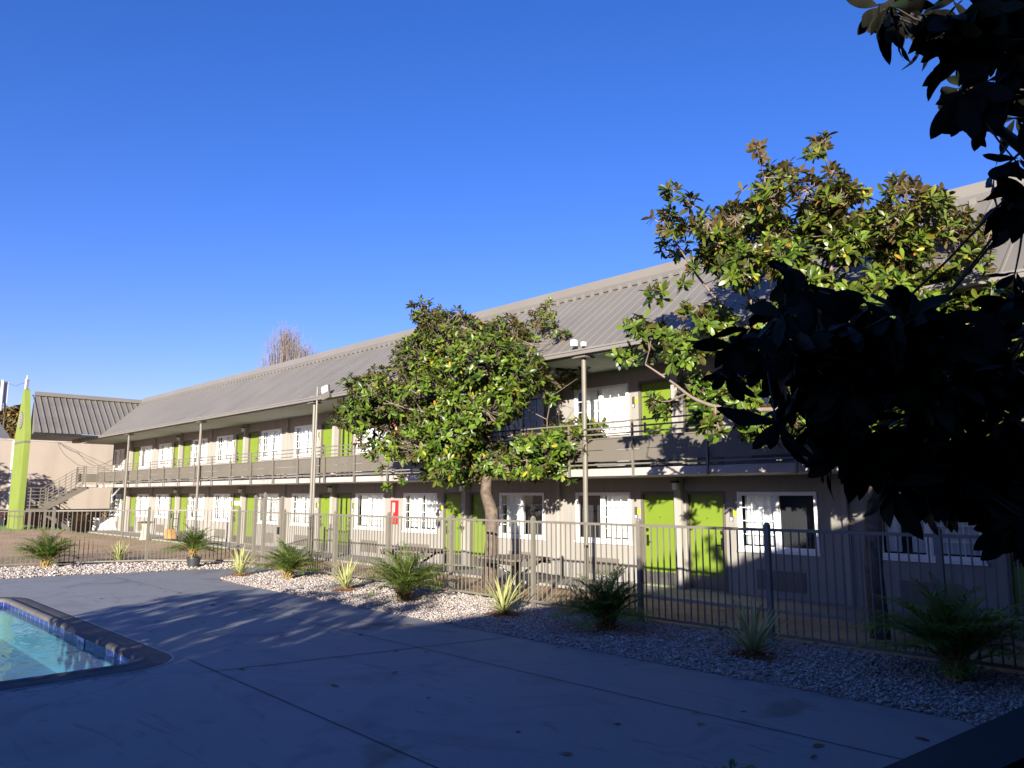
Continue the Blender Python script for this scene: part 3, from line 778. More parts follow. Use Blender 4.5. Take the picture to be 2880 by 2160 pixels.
def stair():
    t = thing("outdoor_staircase", "taupe steel staircase with landing running down from the balcony end", "staircase", (-46, 12.6, 0))
    O = Vector((-46, 12.6, 0))
    class S(MB):
        def build(s, n, m, **k): s.v = [tuple(Vector(p) - O) for p in s.v]; return MB.build(s, n, m, t, **k)
    xa, xb = -46.55, -45.45
    top = S().box(-46.7, -44.9, 11.98, 14.3, 2.46, 2.585).build("platform", M['fascia'])
    # upper flight toward -Y
    n = 7; y0, z0, y1, z1 = 12.0, 2.5, 10.75, 1.36
    y1 = 10.3; 
    for i in range(n):
        u = (i + 1) / (n + .3); y = y0 + (y1 - y0) * u; z = z0 + (z1 - z0) * u
        S().box(xa + .06, xb - .06, y - .05, y + .22, z, z + .05).build("step", M['wood'])
    for x in (xa, xb): S().bar((x, y0 + .25, z0), (x, y1 - .1, z1 - .06), .05, .24).build("stringer", M['panel'])
    r = S()
    for x in (xa, xb):
        for k in range(6):
            h = .18 + k * .165; r.bar((x, y0, z0 + h), (x, y1, z1 + h), .028, .028)
        for u in (0, .33, .66, 1): r.box(x - .018, x + .018, y0 + (y1 - y0) * u - .018, y0 + (y1 - y0) * u + .018, z0 + (z1 - z0) * u - .05, z0 + (z1 - z0) * u + 1.06)
    # landing
    l0, l1 = 9.62, 10.4
    for k in range(6):
        h = z1 + .05 + .12 + k * .175
        for x in (xb, -47.75): r.box(x - .014, x + .014, l0, l1 if x == -47.75 else l1, h - .014, h + .014)
        r.box(-47.75, xb, l0 - .014, l0 + .014, h - .014, h + .014)
    for x, y in ((xb, l0), (xb, l1), (-47.75, l0), (-47.75, l1), (-46.6, l0)): r.box(x - .022, x + .022, y - .022, y + .022, 1.2, 2.42)
    # platform rails
    for k in range(3):
        z = 3.3 + .12 * k; r.box(-46.7, -46.67, 11.98, 14.2, z - .014, z + .014); r.box(-45.4, -44.9, 11.97, 12.0, z - .014, z + .014)
        r.box(-46.7, -46.55, 11.97, 12.0, z - .014, z + .014)
    r.box(-46.71, -46.66, 11.96, 12.01, 2.4, 3.57); r.box(-45.43, -45.39, 11.95, 11.99, 2.4, 3.57); r.box(-44.93, -44.89, 11.95, 11.99, 2.4, 3.57)
    r.build("handrail", M['rail'])
    S().box(-46.69, -46.67, 12.02, 14.2, 2.74, 3.2).box(-45.38, -44.94, 11.98, 12.0, 2.74, 3.2).build("railing_board", M['panel'])
    S().box(-47.8, xb + .05, l0 - .03, l1 + .03, 1.27, 1.35).build("landing", M['panel'])
    # lower flight back toward +Y on the far side
    c0, c1 = -47.75, -46.68; ya, za, yb, zb = 10.45, 1.3, 12.1, .1
    for i in range(6):
        u = (i + 1) / 6.6; y = ya + (yb - ya) * u; z = za + (zb - za) * u
        S().box(c0 + .05, c1 - .05, y - .2, y + .08, z, z + .05).build("step", M['wood'])
    q = S()
    for x in (c0, c1):
        q.bar((x, ya, za - .1), (x, yb, zb - .1), .05, .22)
        for k in range(6): h = .16 + k * .165; q.bar((x, ya, za + h), (x, yb, zb + h), .028, .028)
        for u in (0, .5, 1): q.box(x - .018, x + .018, ya + (yb - ya) * u - .018, ya + (yb - ya) * u + .018, 0, za + (zb - za) * u + 1.02)
    q.build("lower_handrail", M['panel'])
    # posts under the landing
    p = S()
    for x, y in ((xb, l0 + .05), (xb, l1 - .05), (-47.7, l0 + .05)): p.box(x - .05, x + .05, y - .05, y + .05, 0, 1.26)
    p.build("landing_post", M['panel'])
stair()

pw = thing("boundary_wall", "tall peach stucco wall of the neighbouring building behind the stairs", "wall", (-56, 12, 0))
MB().box(-.3, 0, -40, 22, 1.15, 5.42).build("wall_face", M['pink'], pw)
MB().box(-.32, .03, -40, 22, 5.42, 5.52).build("wall_cap", M['fascia'], pw)
MB().box(-.3, -.05, -40, 22, -.1, 1.15).build("wall_base", M['redcar'], pw)
MB().box(.001, .03, -1.35, -1.28, 1.2, 5.41).build("downpipe", M['white'], pw)
sh = MB().prism([(-.31, -9, 5.53), (-6, -9, 5.53), (-6, -9, 7.4)], (0, 7.6, 0)); sh.build("lean_to_roof", M['gutter'], pw)

# cars parked behind the yard
def car(loc, rz, label, body_m):
    t = thing("parked_car", label, "car", loc, rz, "cars parked by the far wall")
    b = MB(); side = [(-2.2, 0, .3), (2.2, 0, .3), (2.25, 0, .62), (2.1, 0, .82), (1.15, 0, .92), (.5, 0, 1.40), (-1.1, 0, 1.42), (-1.75, 0, .98), (-2.2, 0, .88), (-2.25, 0, .5)]
    b.prism([(x, -.85, z) for x, _, z in side], (0, 1.7, 0)); b.build("body", body_m, t, bevel=.06)
    g = MB(); g.prism([(1.02, -.862, .95), (.46, -.862, 1.34), (-1.05, -.862, 1.36), (-1.6, -.862, 1.0)], (0, 1.724, 0))
    g.build("side_window", M['carglass'], t)
    g = MB(); g.quad((1.17, -.72, .95), (.56, -.66, 1.37), (.56, .66, 1.37), (1.17, .72, .95)); g.build("windscreen", M['carglass'], t).location = (.02, 0, .02)
    for x in (-1.4, 1.4):
        for y in (-.8, .8):
            wv = MB().lathe((0, 0, 0), [(.32, -.1), (.32, .1)], 20); wv.v = [(a, c, b2) for a, b2, c in wv.v]
            wo = wv.build("wheel", M['tyre'], t); wo.location = (x, y, .32)
            rv = MB().lathe((0, 0, 0), [(.19, -.112), (.19, .112)], 16); rv.v = [(a, c, b2) for a, b2, c in rv.v]; rv.build("rim", M['antenna'], wo)
    for y in (-.6, .6): MB().box(2.2, 2.27, y - .16, y + .16, .62, .74).build("headlight", M['lens'], t)
    for y in (-.62, .62): MB().box(-2.26, -2.2, y - .14, y + .14, .7, .84).build("tail_light", M['red'], t)
car((-52.8, 7.6, .0), math.radians(88), "dark grey car parked behind the green pylon", M['carpaint'])
car((-53.4, 11.9, .0), math.radians(95), "maroon car parked under the far side of the stairs", M['redcar'])

# ---------------------------------------------------------------- things around the stair foot
def crate(loc, rz, label):
    t = thing("wooden_crate", label, "crate", loc, rz, "orange wooden crates by the stairs")
    MB().box(-.45, .45, -.30, .30, .02, 1.0).build("panel", M['plywood'], t)
    b = MB()
    for x in (-.47, .40): b.box(x, x + .07, -.33, -.301, 0, 1.04); b.box(x, x + .07, .301, .33, 0, 1.04)
    for z in (.0, .48, .97): b.box(-.399, .399, -.325, -.302, z, z + .07)
    b.bar((-.36, -.315, .08), (.36, -.315, .48), .02, .06)
    b.build("batten", M['wood'], t)
crate((-48.9, 12.9, 0), math.radians(80), "orange plywood crate nearest the stair foot")
crate((-49.7, 14.1, 0), math.radians(70), "orange plywood crate beside the white board")
wb = thing("white_board", "white foam board leaning beside the last ground floor window", "board", (-47.6, 13.85, .05), math.radians(70))
pb = MB().box(-.62, .62, -.03, .03, 0, .78).build("sheet", M['foam'], wb); pb.rotation_euler = (math.radians(-22), 0, 0)
MB().box(-.64, .64, -.06, .06, 0, .04).build("edge_strip", M['wood'], wb)

hand = thing("hand_truck", "black hand truck carrying an orange box on the walkway", "hand truck", (-35.2, 13.1, .05), math.radians(10))
MB().tube([(-.2, 0, .1), (-.2, .05, 1.2), (.2, .05, 1.2), (.2, 0, .1)], .022, 8).bar((-.2, .02, .6), (.2, .02, .6), .03, .03).bar((-.2, .04, .95), (.2, .04, .95), .03, .03).build("frame", M['black'], hand)
MB().box(-.22, .22, -.3, 0, .06, .08).build("toe_plate", M['black'], hand)
MB().prism([(-.25, -.3, .09), (.3, -.3, .09), (.1, -.3, .5), (-.25, -.3, .5)], (0, .27, 0)).build("box", M['plywood'], hand)
for s in (-1, 1):
    wv = MB().lathe((0, 0, 0), [(.11, -.03), (.11, .03)], 14); wv.v = [(c, a, b2) for a, b2, c in wv.v]; wo = wv.build("wheel", M['tyre'], hand); wo.location = (s * .26, .05, .12)
ab = thing("ash_bin", "beige tapered ash bin with a flat dark lid near the walkway", "bin", (-37.6, 12.7, 0))
MB().lathe((0, 0, 0), [(.24, 0), (.22, .1), (.15, .55), (.20, .78)], 16).build("body", M['ashbin'], ab)
MB().lathe((0, 0, .78), [(.36, 0), (.36, .03), (.1, .06)], 18).build("lid", M['black'], ab)
wbx = thing("meter_box", "small white box fixed to the pilaster above the walkway fence", "box", (-31.34, WL - .16, 1.62))
MB().box(-.16, .16, -.12, 0, 0, .16).build("box_body", M['white'], wbx); MB().box(-.17, .17, -.135, .0, .161, .18).build("box_lid", M['antenna'], wbx)

def cable(pts, label):
    P = [Vector(p) for p in pts]; out = []
    for i in range(len(P) - 1):
        for k in range(8):
            u = k / 8; p = P[i].lerp(P[i + 1], u); p.z -= .25 * math.sin(math.pi * u) * (P[i + 1] - P[i]).length * .12; out.append(p)
    out.append(P[-1]); o = MB().tube(out, .011, 4).build("hanging_cable", M['black']); tag(o, label, "cable", "loose cables by the stair head")
cable([(-55.96, 13.1, 5.4), (-50.5, 12.6, 4.1), (-46.6, 12.4, 3.62)], "loose cable from the peach wall top to the stair head, lower of two")
cable([(-55.96, 13.2, 5.4), (-51.5, 13.2, 4.6), (-46.4, 12.8, 3.62)], "loose cable from the peach wall top to the stair head, upper of two")
cable([(-46.3, 12.7, 3.62), (-48.6, 14.3, 4.1)], "short cable from the stair head to the motel corner")

# picnic tables
def picnic(loc, rz, label):
    t = thing("picnic_table", label, "picnic table", loc, rz, "picnic tables in the yard")
    b = MB()
    for i in range(8): b.box(-.62, .62, -.52 + i * .131, -.52 + i * .131 + .115, .72, .76)
    b.build("tabletop", M['wood'], t)
    e = MB().box(-.60, .60, -.50, -.46, .645, .719).box(-.60, .60, .44, .48, .645, .719); e.build("apron", M['darkbark'], t)
    for sx in (-1, 1):
        for sy in (-1, 1):
            MB().tube([(sx * .42, sy * .38, .70), (sx * .10, sy * .10, .42), (sx * .12, sy * .12, .2), (sx * .30, sy * .30, 0)], .03, 8).build("leg", M['black'], t)
    MB().box(-.06, .06, -.06, .06, .1, .70).build("pedestal", M['black'], t)
picnic((-11.7, 11.35, 0), math.radians(-8), "slatted wooden table with dark legs between the fence and the magnolia trunk")
picnic((-15.0, 11.2, 0), math.radians(12), "slatted wooden table behind the palm, left of the magnolia trunk")

# ---------------------------------------------------------------- fence
def fence_run(name, label, pts, top, skipposts=()):
    """posts at the given ground points, one picket panel between each pair"""
    o = thing(name, label, "fence", (pts[0][0], pts[0][1], 0)); O = Vector((pts[0][0], pts[0][1], 0))
    for i, (x, y) in enumerate(pts):
        b = MB(); b.box(x - .036, x + .036, y - .036, y + .036, -.05, top + .055); b.lathe((x, y, top + .055), [(.04, 0), (.036, .018), (.018, .034)], 8)
        b.v = [tuple(Vector(p) - O) for p in b.v]; b.build("post", M['rail'], o)
    for i in range(len(pts) - 1):
        a = Vector((*pts[i], 0)); c = Vector((*pts[i + 1], 0)); d = c - a; L = d.length; d.normalize()
        b = MB(); s = a + d * .037; e = c - d * .037
        b.bar(s + Vector((0, 0, top - .02)), e + Vector((0, 0, top - .02)), .034, .042)
        b.bar(s + Vector((0, 0, .10)), e + Vector((0, 0, .10)), .034, .042)
        n = max(2, int(round(L / .118)))
        for k in range(1, n):
            p = a + d * (L * k / n); x, y = p.x, p.y
            b.box(x - .0085, x + .0085, y - .0085, y + .0085, .121, top - .041)
        b.v = [tuple(Vector(p) - O) for p in b.v]; b.build("panel", M['rail'], o)
    return o
FA = [(-19.95, 10.4), (-17.2, 10.38), (-14.85, 10.36), (-12.6, 10.36), (-10.2, 10.36), (-7.76, 10.36), (-5.5, 10.36), (-3.25, 10.36), (-.1, 10.36)]
fence_run("picket_fence", "taupe metal picket fence running beside the motel from gate to the dark corner", FA, 1.56)
FB = [(-25.9, -1.0), (-25.85, 1.6), (-25.75, 4.0), (-25.53, 6.04), (-24.55, 8.36), (-22.6, 10.3)]
fence_run("picket_fence", "taupe metal picket fence on the left between the pool deck and the dirt yard", FB, 1.60)
def gate():
    t = thing("pool_gate", "tall taupe picket gate with its fixed side panel between the two fences", "gate", (-21.2, 10.4, 0)); O = Vector((-21.2, 10.4, 0))
    class S(MB):
        def build(s, n, m, **k): s.v = [tuple(Vector(p) - O) for p in s.v]; return MB.build(s, n, m, t, **k)
    S().bar((-22.56, 10.3, 1.56), (-21.66, 10.36, 1.56), .034, .042).bar((-22.56, 10.3, .1), (-21.66, 10.36, .1), .034, .042).build("side_rail", M['rail'])
    q = S()
    for k in range(1, 8):
        x = -22.6 + k * .115; q.box(x - .0085, x + .0085, 10.29 + k * .007, 10.307 + k * .007, .121, 1.54)
    q.build("side_picket", M['rail'])
    for x, zt in ((-21.72, 2.0), (-21.12, 2.08), (-19.98 - .09, 1.97)):
        b = S().box(x - .036, x + .036, 10.35, 10.422, -.05, zt); b.lathe((x, 10.386, zt), [(.04, 0), (.036, .018), (.018, .034)], 8); b.build("post", M['rail'])
    def panel(xa, xb, dip):
        b = S(); N = 12
        for i in range(N):
            u0, u1 = i / N, (i + 1) / N; f = lambda u: 1.93 - dip * math.sin(math.pi * u)
            b.bar((xa + (xb - xa) * u0, 10.386, f(u0)), (xa + (xb - xa) * u1, 10.386, f(u1)), .03, .035)
        b.bar((xa, 10.386, 1.54), (xb, 10.386, 1.54), .03, .036); b.bar((xa, 10.386, .12), (xb, 10.386, .12), .03, .036)
        n = int((xb - xa) / .075)
        for k in range(1, n):
            x = xa + (xb - xa) * k / n; b.box(x - .0085, x + .0085, 10.378, 10.394, .14, 1.91 - dip * math.sin(math.pi * k / n))
        return b
    panel(-21.68, -21.16, .02).build("side_panel", M['rail'])
    g = panel(-21.08, -20.11, .03).build("gate_leaf", M['rail'])
    MB().box(-.05, .05, -.05, .03, .95, 1.15).build("latch", M['darkmetal'], g).location = (-20.2 + 21.2, 0, 0)
gate()

# ---------------------------------------------------------------- leaf generators (numpy)
def leaves_mesh(name, P, D, N, L, W, m, parent, droop=.25, rnd=None, seed=1, tone=None, fine=False):
    """P base points, D directions, N upper side normals, L lengths, W width ratio"""
    g = np.random.default_rng(seed); n = len(P)
    D = unit(D); N = unit(N - D * (N * D).sum(1, keepdims=True)); S = np.cross(D, N)
    st = [(.28, .62), (.58, 1.0), (.82, .78)] if not fine else [(.07, .16), (.18, .46), (.32, .76), (.47, .95), (.60, 1.0), (.73, .92), (.84, .70), (.93, .38)]
    K = len(st); nv = 3 * K + 2
    V = np.zeros((n, nv, 3)); L_ = L[:, None]; dr = droop * (1 + g.uniform(-.5, .8, (n, 1)))
    fold = g.uniform(.10, .30, (n, 1)); wavy = g.uniform(0, 6.28, (n, 1)); sway = g.normal(0, .06, (n, 1))
    def pt(t, side, wv):
        c = P + D * L_ * t - N * L_ * dr * t * t * .8 + S * L_ * sway * t * t
        h = L_ * W * .5 * wv
        return c + S * side * h + N * abs(side) * h * (fold + (.12 * np.sin(t * 13 + wavy + side) if fine else 0))
    V[:, 0] = pt(0, 0, 0)
    k = 1
    for t, wv in st:
        V[:, k] = pt(t, -1, wv); V[:, k + 1] = pt(t, 0, 0); V[:, k + 2] = pt(t, 1, wv); k += 3
    V[:, nv - 1] = pt(1, 0, 0)
    F = [(0, 1, 2), (0, 2, 3)]
    for q in range(K - 1):
        i = 1 + 3 * q; F += [(i, i + 3, i + 4), (i, i + 4, i + 1), (i + 1, i + 4, i + 5), (i + 1, i + 5, i + 2)]
    i = 1 + 3 * (K - 1); F += [(i, nv - 1, i + 1), (i + 1, nv - 1, i + 2)]
    F = np.array(F)[:, ::-1]
    FF = (F[None] + (np.arange(n) * nv)[:, None, None]).reshape(-1, 3)
    r = g.uniform(0, 1, n) if tone is None else tone
    return npmesh(name, V.reshape(-1, 3), FF, m, parent, np.repeat(r, nv), smooth=True)

def rosette_leaves(P, A, g, nl=(7, 10), L0=.17, jitter=.25, ang=(45, 85)):
    """leaf whorls at twig tips P with axes A"""
    n = len(P); cnt = g.integers(nl[0], nl[1] + 1, n); idx = np.repeat(np.arange(n), cnt); m = len(idx)
    A = unit(A)[idx]; t = np.where(np.abs(A[:, 2:3]) < .9, np.array([[0, 0, 1.]]), np.array([[1., 0, 0]]))
    U = unit(np.cross(A, t)); Vv = np.cross(A, U)
    first = np.concatenate([[0], np.cumsum(cnt)[:-1]]); k = np.arange(m) - first[idx]
    th = k * 2.399 + g.uniform(0, .6, m) + g.uniform(0, 6.28, n)[idx]
    al = np.radians(g.uniform(ang[0], ang[1], m))
    R = U * np.cos(th)[:, None] + Vv * np.sin(th)[:, None]
    D = A * np.cos(al)[:, None] + R * np.sin(al)[:, None]; N = A * np.sin(al)[:, None] - R * np.cos(al)[:, None]
    D = D + g.normal(0, .2, (m, 3)); 
    L = L0 * g.uniform(1 - jitter, 1 + jitter, m)
    base = P[idx] - A * (k / 40 * L0)[:, None]
    return base, D, N, L

def crown_points(blobs, depth, g, per, dspread, centre):
    """rosette positions on ragged blobs; blob = (px, py, radius px[, depth offset])"""
    P = []; A = []; T = []; C = []
    c0 = np.array(centre)
    for bl in blobs:
        x, y, r = bl[:3]; r = r * (1.22 if CW > 500 else 1.08); doffs = [bl[3]] if len(bl) > 3 else None
        R = r * depth / FPX
        if doffs is None:
            h = dspread * max(.2, math.sqrt(max(0, 1 - min(1, abs(x - CX0) / CW) ** 2)))
            doffs = [g.uniform(-h, h) for _ in range(2 if r > 50 else 1)] + ([0] if r > 50 else [])
        for do in doffs:
            dd = depth + do; R2 = r * dd / FPX; c = np.array(at_depth(x, y, dd)); C.append((c, R2))
            n = max(3, int(per * (R2 ** 2) * 4))
            v = unit(g.normal(0, 1, (n, 3))); rr = g.uniform(.45, 1.0, (n, 1)) ** .6
            p = c + v * rr * R2 * np.array([1, 1, .85])
            a = v * .8 + unit(p - c0) * .35 + np.array([0, 0, .55]) + g.normal(0, .2, (n, 3))
            P.append(p); A.append(a)
    return np.concatenate(P), np.concatenate(A), C

def smooth_path(P, n=5):
    P = [Vector(p) for p in P]; Q = [P[0] * 2 - P[1]] + P + [P[-1] * 2 - P[-2]]; out = []
    for i in range(1, len(Q) - 2):
        for k in range(n):
            t = k / n; a, b, c, d = Q[i - 1], Q[i], Q[i + 1], Q[i + 2]
            out.append(.5 * ((2 * b) + (c - a) * t + (2 * a - 5 * b + 4 * c - d) * t * t + (3 * b - a - 3 * c + d) * t ** 3))
    return out + [P[-1]]
def magnolia(name, label, base, depth, blobs, trunk, rad, per, leafL, mleaf, mtip, seed, dspread, tipfrac=.3, bark='bark', limbs=None, centre=None, cat="tree"):
    g = np.random.default_rng(seed)
    t = thing(name, label, cat, base); B = Vector(base)
    P, A, C = crown_points(blobs, depth, g, per, dspread, centre)
    b, D, N, L = rosette_leaves(P, A, g, (5, 10), leafL, .34, (30, 88))
    tip = g.uniform(0, 1, len(b)) < tipfrac * np.clip((b[:, 2] - centre[2]) / 2 + .6, .15, 1.6)
    Bv = np.array(B)
    for k, (sel, mm) in enumerate(((~tip, mleaf), (tip, mtip))):
        if sel.any(): leaves_mesh("crown" if k == 0 else "young_leaves", b[sel] - Bv, D[sel], N[sel], L[sel], .37, mm, t, .25, seed=seed + k)
    # trunk, limbs to every blob, twigs to the whorls
    tr = MB(); tr.tube([Vector(p) - B for p in trunk], rad, 14, True); tr.build("trunk", M[bark], t, smooth=True)
    lb = MB(); TP = [np.array(p) for p in trunk]
    nodes = []
    for i in range(len(TP) - 1):
        for u in np.linspace(0, 1, 5): nodes.append((TP[i] * (1 - u) + TP[i + 1] * u, rad[i] * (1 - u) + rad[i + 1] * u))
    nodes = [q for q in nodes if q[0][2] > (TP[-1][2] - TP[0][2]) * .35 + TP[0][2]] or nodes
    if limbs:
        for l in limbs:
            pts = smooth_path(l[0]); lb.tube([p - B for p in pts], list(np.linspace(l[1], l[2], len(pts))), 8)
            for q, rr in zip(pts, np.linspace(l[1], l[2], len(pts))): nodes.append((np.array(q), rr))
    order = sorted(C, key=lambda c: min(np.linalg.norm(c[0] - n_[0]) for n_ in nodes))
    for c, R in order:
        best = min(nodes, key=lambda n_: np.linalg.norm(c - n_[0]) + (.9 if n_[0][2] > c[2] + .1 else 0) + (.25 / max(n_[1], .02)) * .02)
        a = Vector(best[0]); e = Vector(c); mid = a.lerp(e, .5) + Vector((g.normal(0, .05), g.normal(0, .05), -.08 * (e - a).length + g.normal(0, .04)))
        r0 = min(best[1] * .7, .012 + .022 * (e - a).length); r1 = r0 * .5
        lb.tube([p - B for p in (a, a.lerp(mid, .55) , mid, mid.lerp(e, .6), e)], [r0, r0 * .9, (r0 + r1) / 2, r1 * 1.1, r1], 6, False)
        for q, rr in ((mid, (r0 + r1) / 2), (e, r1)): nodes.append((np.array(q), rr))
    lb.build("branches", M['twig' if bark == 'bark' else 'darkbark'], t, smooth=True)
    # twigs
    tw = MB(); nn = np.array([q[0] for q in nodes])
    for p, a in zip(P, A):
        j = int(np.argmin(((nn - p) ** 2).sum(1) + .3 * np.maximum(0, nn[:, 2] - p[2]))); s = nn[j]
        u = a / np.linalg.norm(a); l = np.linalg.norm(p - s)
        m1 = p - u * l * .4
        tw.tube([Vector(s) - B, Vector((s + m1) / 2) - B, Vector(m1) - B, Vector(p) - B], [.009, .007, .006, .005], 3, False)
    tw.build("twigs", M['twig' if bark == 'bark' else 'darkbark'], t)
    return t

# tree in the yard, in front of the motel
CX0, CW = 1330, 400
S1 = [(1193, 881, 45), (1215, 905, 45), (1170, 875, 25), (1262, 905, 30), (1290, 880, 22), (1530, 895, 38), (1545, 860, 16), (1571, 942, 30), (1600, 945, 20), (1500, 935, 45), (1420, 912, 35), (1266, 963, 100), (1408, 983, 90), (1185, 1003, 75),
      (1340, 1000, 90), (1449, 1044, 85), (1307, 1085, 115), (1042, 1105, 60), (985, 1075, 26), (1048, 1050, 18), (1100, 1060, 35), (1000, 1166, 55), (945, 1186, 22), (1083, 1146, 70), (1185, 1116, 85), (1551, 1060, 42), (1612, 1056, 38), (1645, 1050, 16),
      (1551, 1115, 24), (1400, 1110, 90), (1063, 1268, 40), (1025, 1230, 28), (1110, 1255, 45), (1164, 1247, 60), (1266, 1227, 75), (1246, 1310, 55), (1200, 1330, 25), (1368, 1288, 60), (1320, 1320, 45), (1470, 1250, 45), (1551, 1270, 65), (1632, 1217, 50),
      (1690, 1206, 20), (1592, 1308, 50), (1502, 1308, 50), (1640, 1290, 35), (1430, 1310, 40), (1327, 1350, 28), (1075, 1320, 10), (1095, 1365, 12), (1120, 1352, 14), (1368, 1156, 60), (1300, 1180, 70), (1190, 1190, 55), (1240, 1140, 70), (1655, 1215, 36), (1645, 1262, 38), (1600, 1245, 50), (1560, 1225, 36), (1080, 1215, 30), (1030, 1130, 40)]
T1 = (-12.96, 11.8, 0)
def d1(x, y, dd=0): return tuple(at_depth(x, y, 17.35 + dd))
trunk1 = [(-12.96, 11.8, -.1), d1(1378, 1600), d1(1384, 1500), d1(1383, 1440), d1(1366, 1385), d1(1370, 1330), d1(1374, 1230), d1(1355, 1130), d1(1330, 1040), d1(1320, 960)]
magnolia("magnolia_tree", "full round magnolia with sunlit glossy leaves growing behind the fence in mid yard", (T1[0], T1[1], 0), 17.35, S1, trunk1,
         [.19, .155, .14, .15, .125, .11, .09, .07, .045, .02], 46, .145, M['magnolia'], M['magnolia_tip'], 21, 1.7, .35,
         limbs=[([d1(1374, 1250), d1(1330, 1215, -.5), d1(1240, 1170, -.9), d1(1150, 1150, -1.0)], .055, .02), ([d1(1372, 1260), d1(1440, 1225, .3), d1(1540, 1220, .4), d1(1640, 1205, .4)], .05, .015),
                ([d1(1366, 1180), d1(1280, 1080, .6), d1(1200, 980, .8)], .045, .015), ([d1(1362, 1160), d1(1430, 1080, -.6), d1(1500, 970, -.7)], .045, .014)], centre=d1(1330, 1120))

# second magnolia, nearer, on the right
CX0, CW = 2350, 640
S2 = [(2129, 412, 17), (2145, 440, 10), (2308, 402, 26), (2290, 432, 24), (2346, 480, 20), (2345, 505, 25), (1890, 545, 22), (1878, 565, 16), (1935, 570, 22), (1874, 625, 36), (1895, 690, 36), (1950, 620, 34), (1993, 628, 38), (2069, 615, 42), (2101, 529, 18), (2188, 491, 36), (2232, 483, 26),
      (2161, 560, 42), (2130, 590, 25), (2270, 534, 38), (2300, 570, 30), (2351, 556, 44), (2416, 543, 26), (2535, 518, 32), (2510, 530, 24), (2565, 530, 20), (2622, 575, 42), (2514, 610, 44), (2297, 621, 55), (2161, 654, 50), (2036, 703, 60), (1985, 740, 36), (1928, 795, 14),
      (2080, 757, 55), (2215, 730, 60), (2378, 686, 60), (2541, 703, 60), (2677, 648, 44), (2785, 650, 38), (2840, 700, 36), (2731, 735, 45), (2487, 811, 60), (2650, 811, 62), (2297, 811, 55), (2440, 640, 45), (2600, 640, 36), (2700, 600, 20), (2810, 760, 40),
      (1858, 826, 26), (1835, 832, 18), (1935, 862, 18), (2015, 898, 42), (1985, 905, 30), (1790, 915, 30), (1820, 940, 28), (1863, 947, 38), (1920, 985, 44), (1765, 1000, 24), (1735, 1005, 14), (1819, 996, 24), (1906, 1000, 26), (2080, 974, 50), (2188, 920, 42), (2130, 870, 26), (2243, 865, 50),
      (1863, 1148, 26), (1848, 1130, 16), (1950, 1083, 34), (2004, 1137, 44), (2020, 1196, 28), (1970, 1195, 22), (2080, 1110, 42), (2134, 1191, 50), (2243, 1028, 60), (2180, 1060, 50), (2400, 900, 90), (2560, 930, 90), (2700, 900, 90), (2820, 880, 80), (2350, 1000, 90),
      (2480, 1050, 90), (2650, 1060, 90), (2800, 1050, 80), (2300, 1180, 70), (2430, 1200, 80), (2600, 1200, 80), (2760, 1200, 80), (2560, 820, 50), (2850, 800, 50), (2870, 600, 30, .4)]
def d2(x, y, dd=0): return tuple(at_depth(x, y, 11.4 + dd))
B2 = at_depth(2458, 1500, 11.45); B2 = (B2.x, B2.y, 0)
trunk2 = [(B2[0], B2[1], -.1), tuple(at_depth(2457, 1600, 11.45)), d2(2456, 1450), d2(2450, 1300), d2(2420, 1180), d2(2370, 1090), d2(2300, 1000)]
magnolia("magnolia_tree", "open spreading magnolia with bronze tinged upper leaves on the right, taller than the balcony", B2, 11.4, S2, trunk2,
         [.14, .125, .115, .11, .1, .08, .05], 76, .15, M['magnolia'], M['magnolia_tip'], 33, 1.5, .55,
         limbs=[([d2(2370, 1090), d2(2250, 980, -.2), d2(2150, 900, -.3), d2(2090, 800, -.2), d2(2060, 680, 0)], .06, .016), ([d2(2340, 1050), d2(2240, 860, .2), d2(2205, 760, .3), d2(2170, 620, .3), d2(2150, 500, .3)], .05, .012),
                ([d2(2400, 1140), d2(2250, 1150, -.5), d2(2060, 1150, -.7), d2(1960, 1125, -.8), d2(1890, 1075, -.8), d2(1815, 1025, -.8)], .045, .012), ([d2(2440, 1240), d2(2560, 1040), d2(2700, 850, .2), d2(2860, 700, .4)], .06, .016),
                ([d2(2420, 1180), d2(2480, 950, .3), d2(2520, 780, .3), d2(2560, 600, .3)], .05, .014), ([d2(2380, 1100), d2(2360, 900, -.4), d2(2330, 700, -.4), d2(2320, 520, -.4)], .045, .012),
                ([d2(2250, 980, -.2), d2(2100, 920, .3), d2(1980, 800, .4), d2(1900, 680, .4)], .035, .012)], centre=d2(2380, 850))

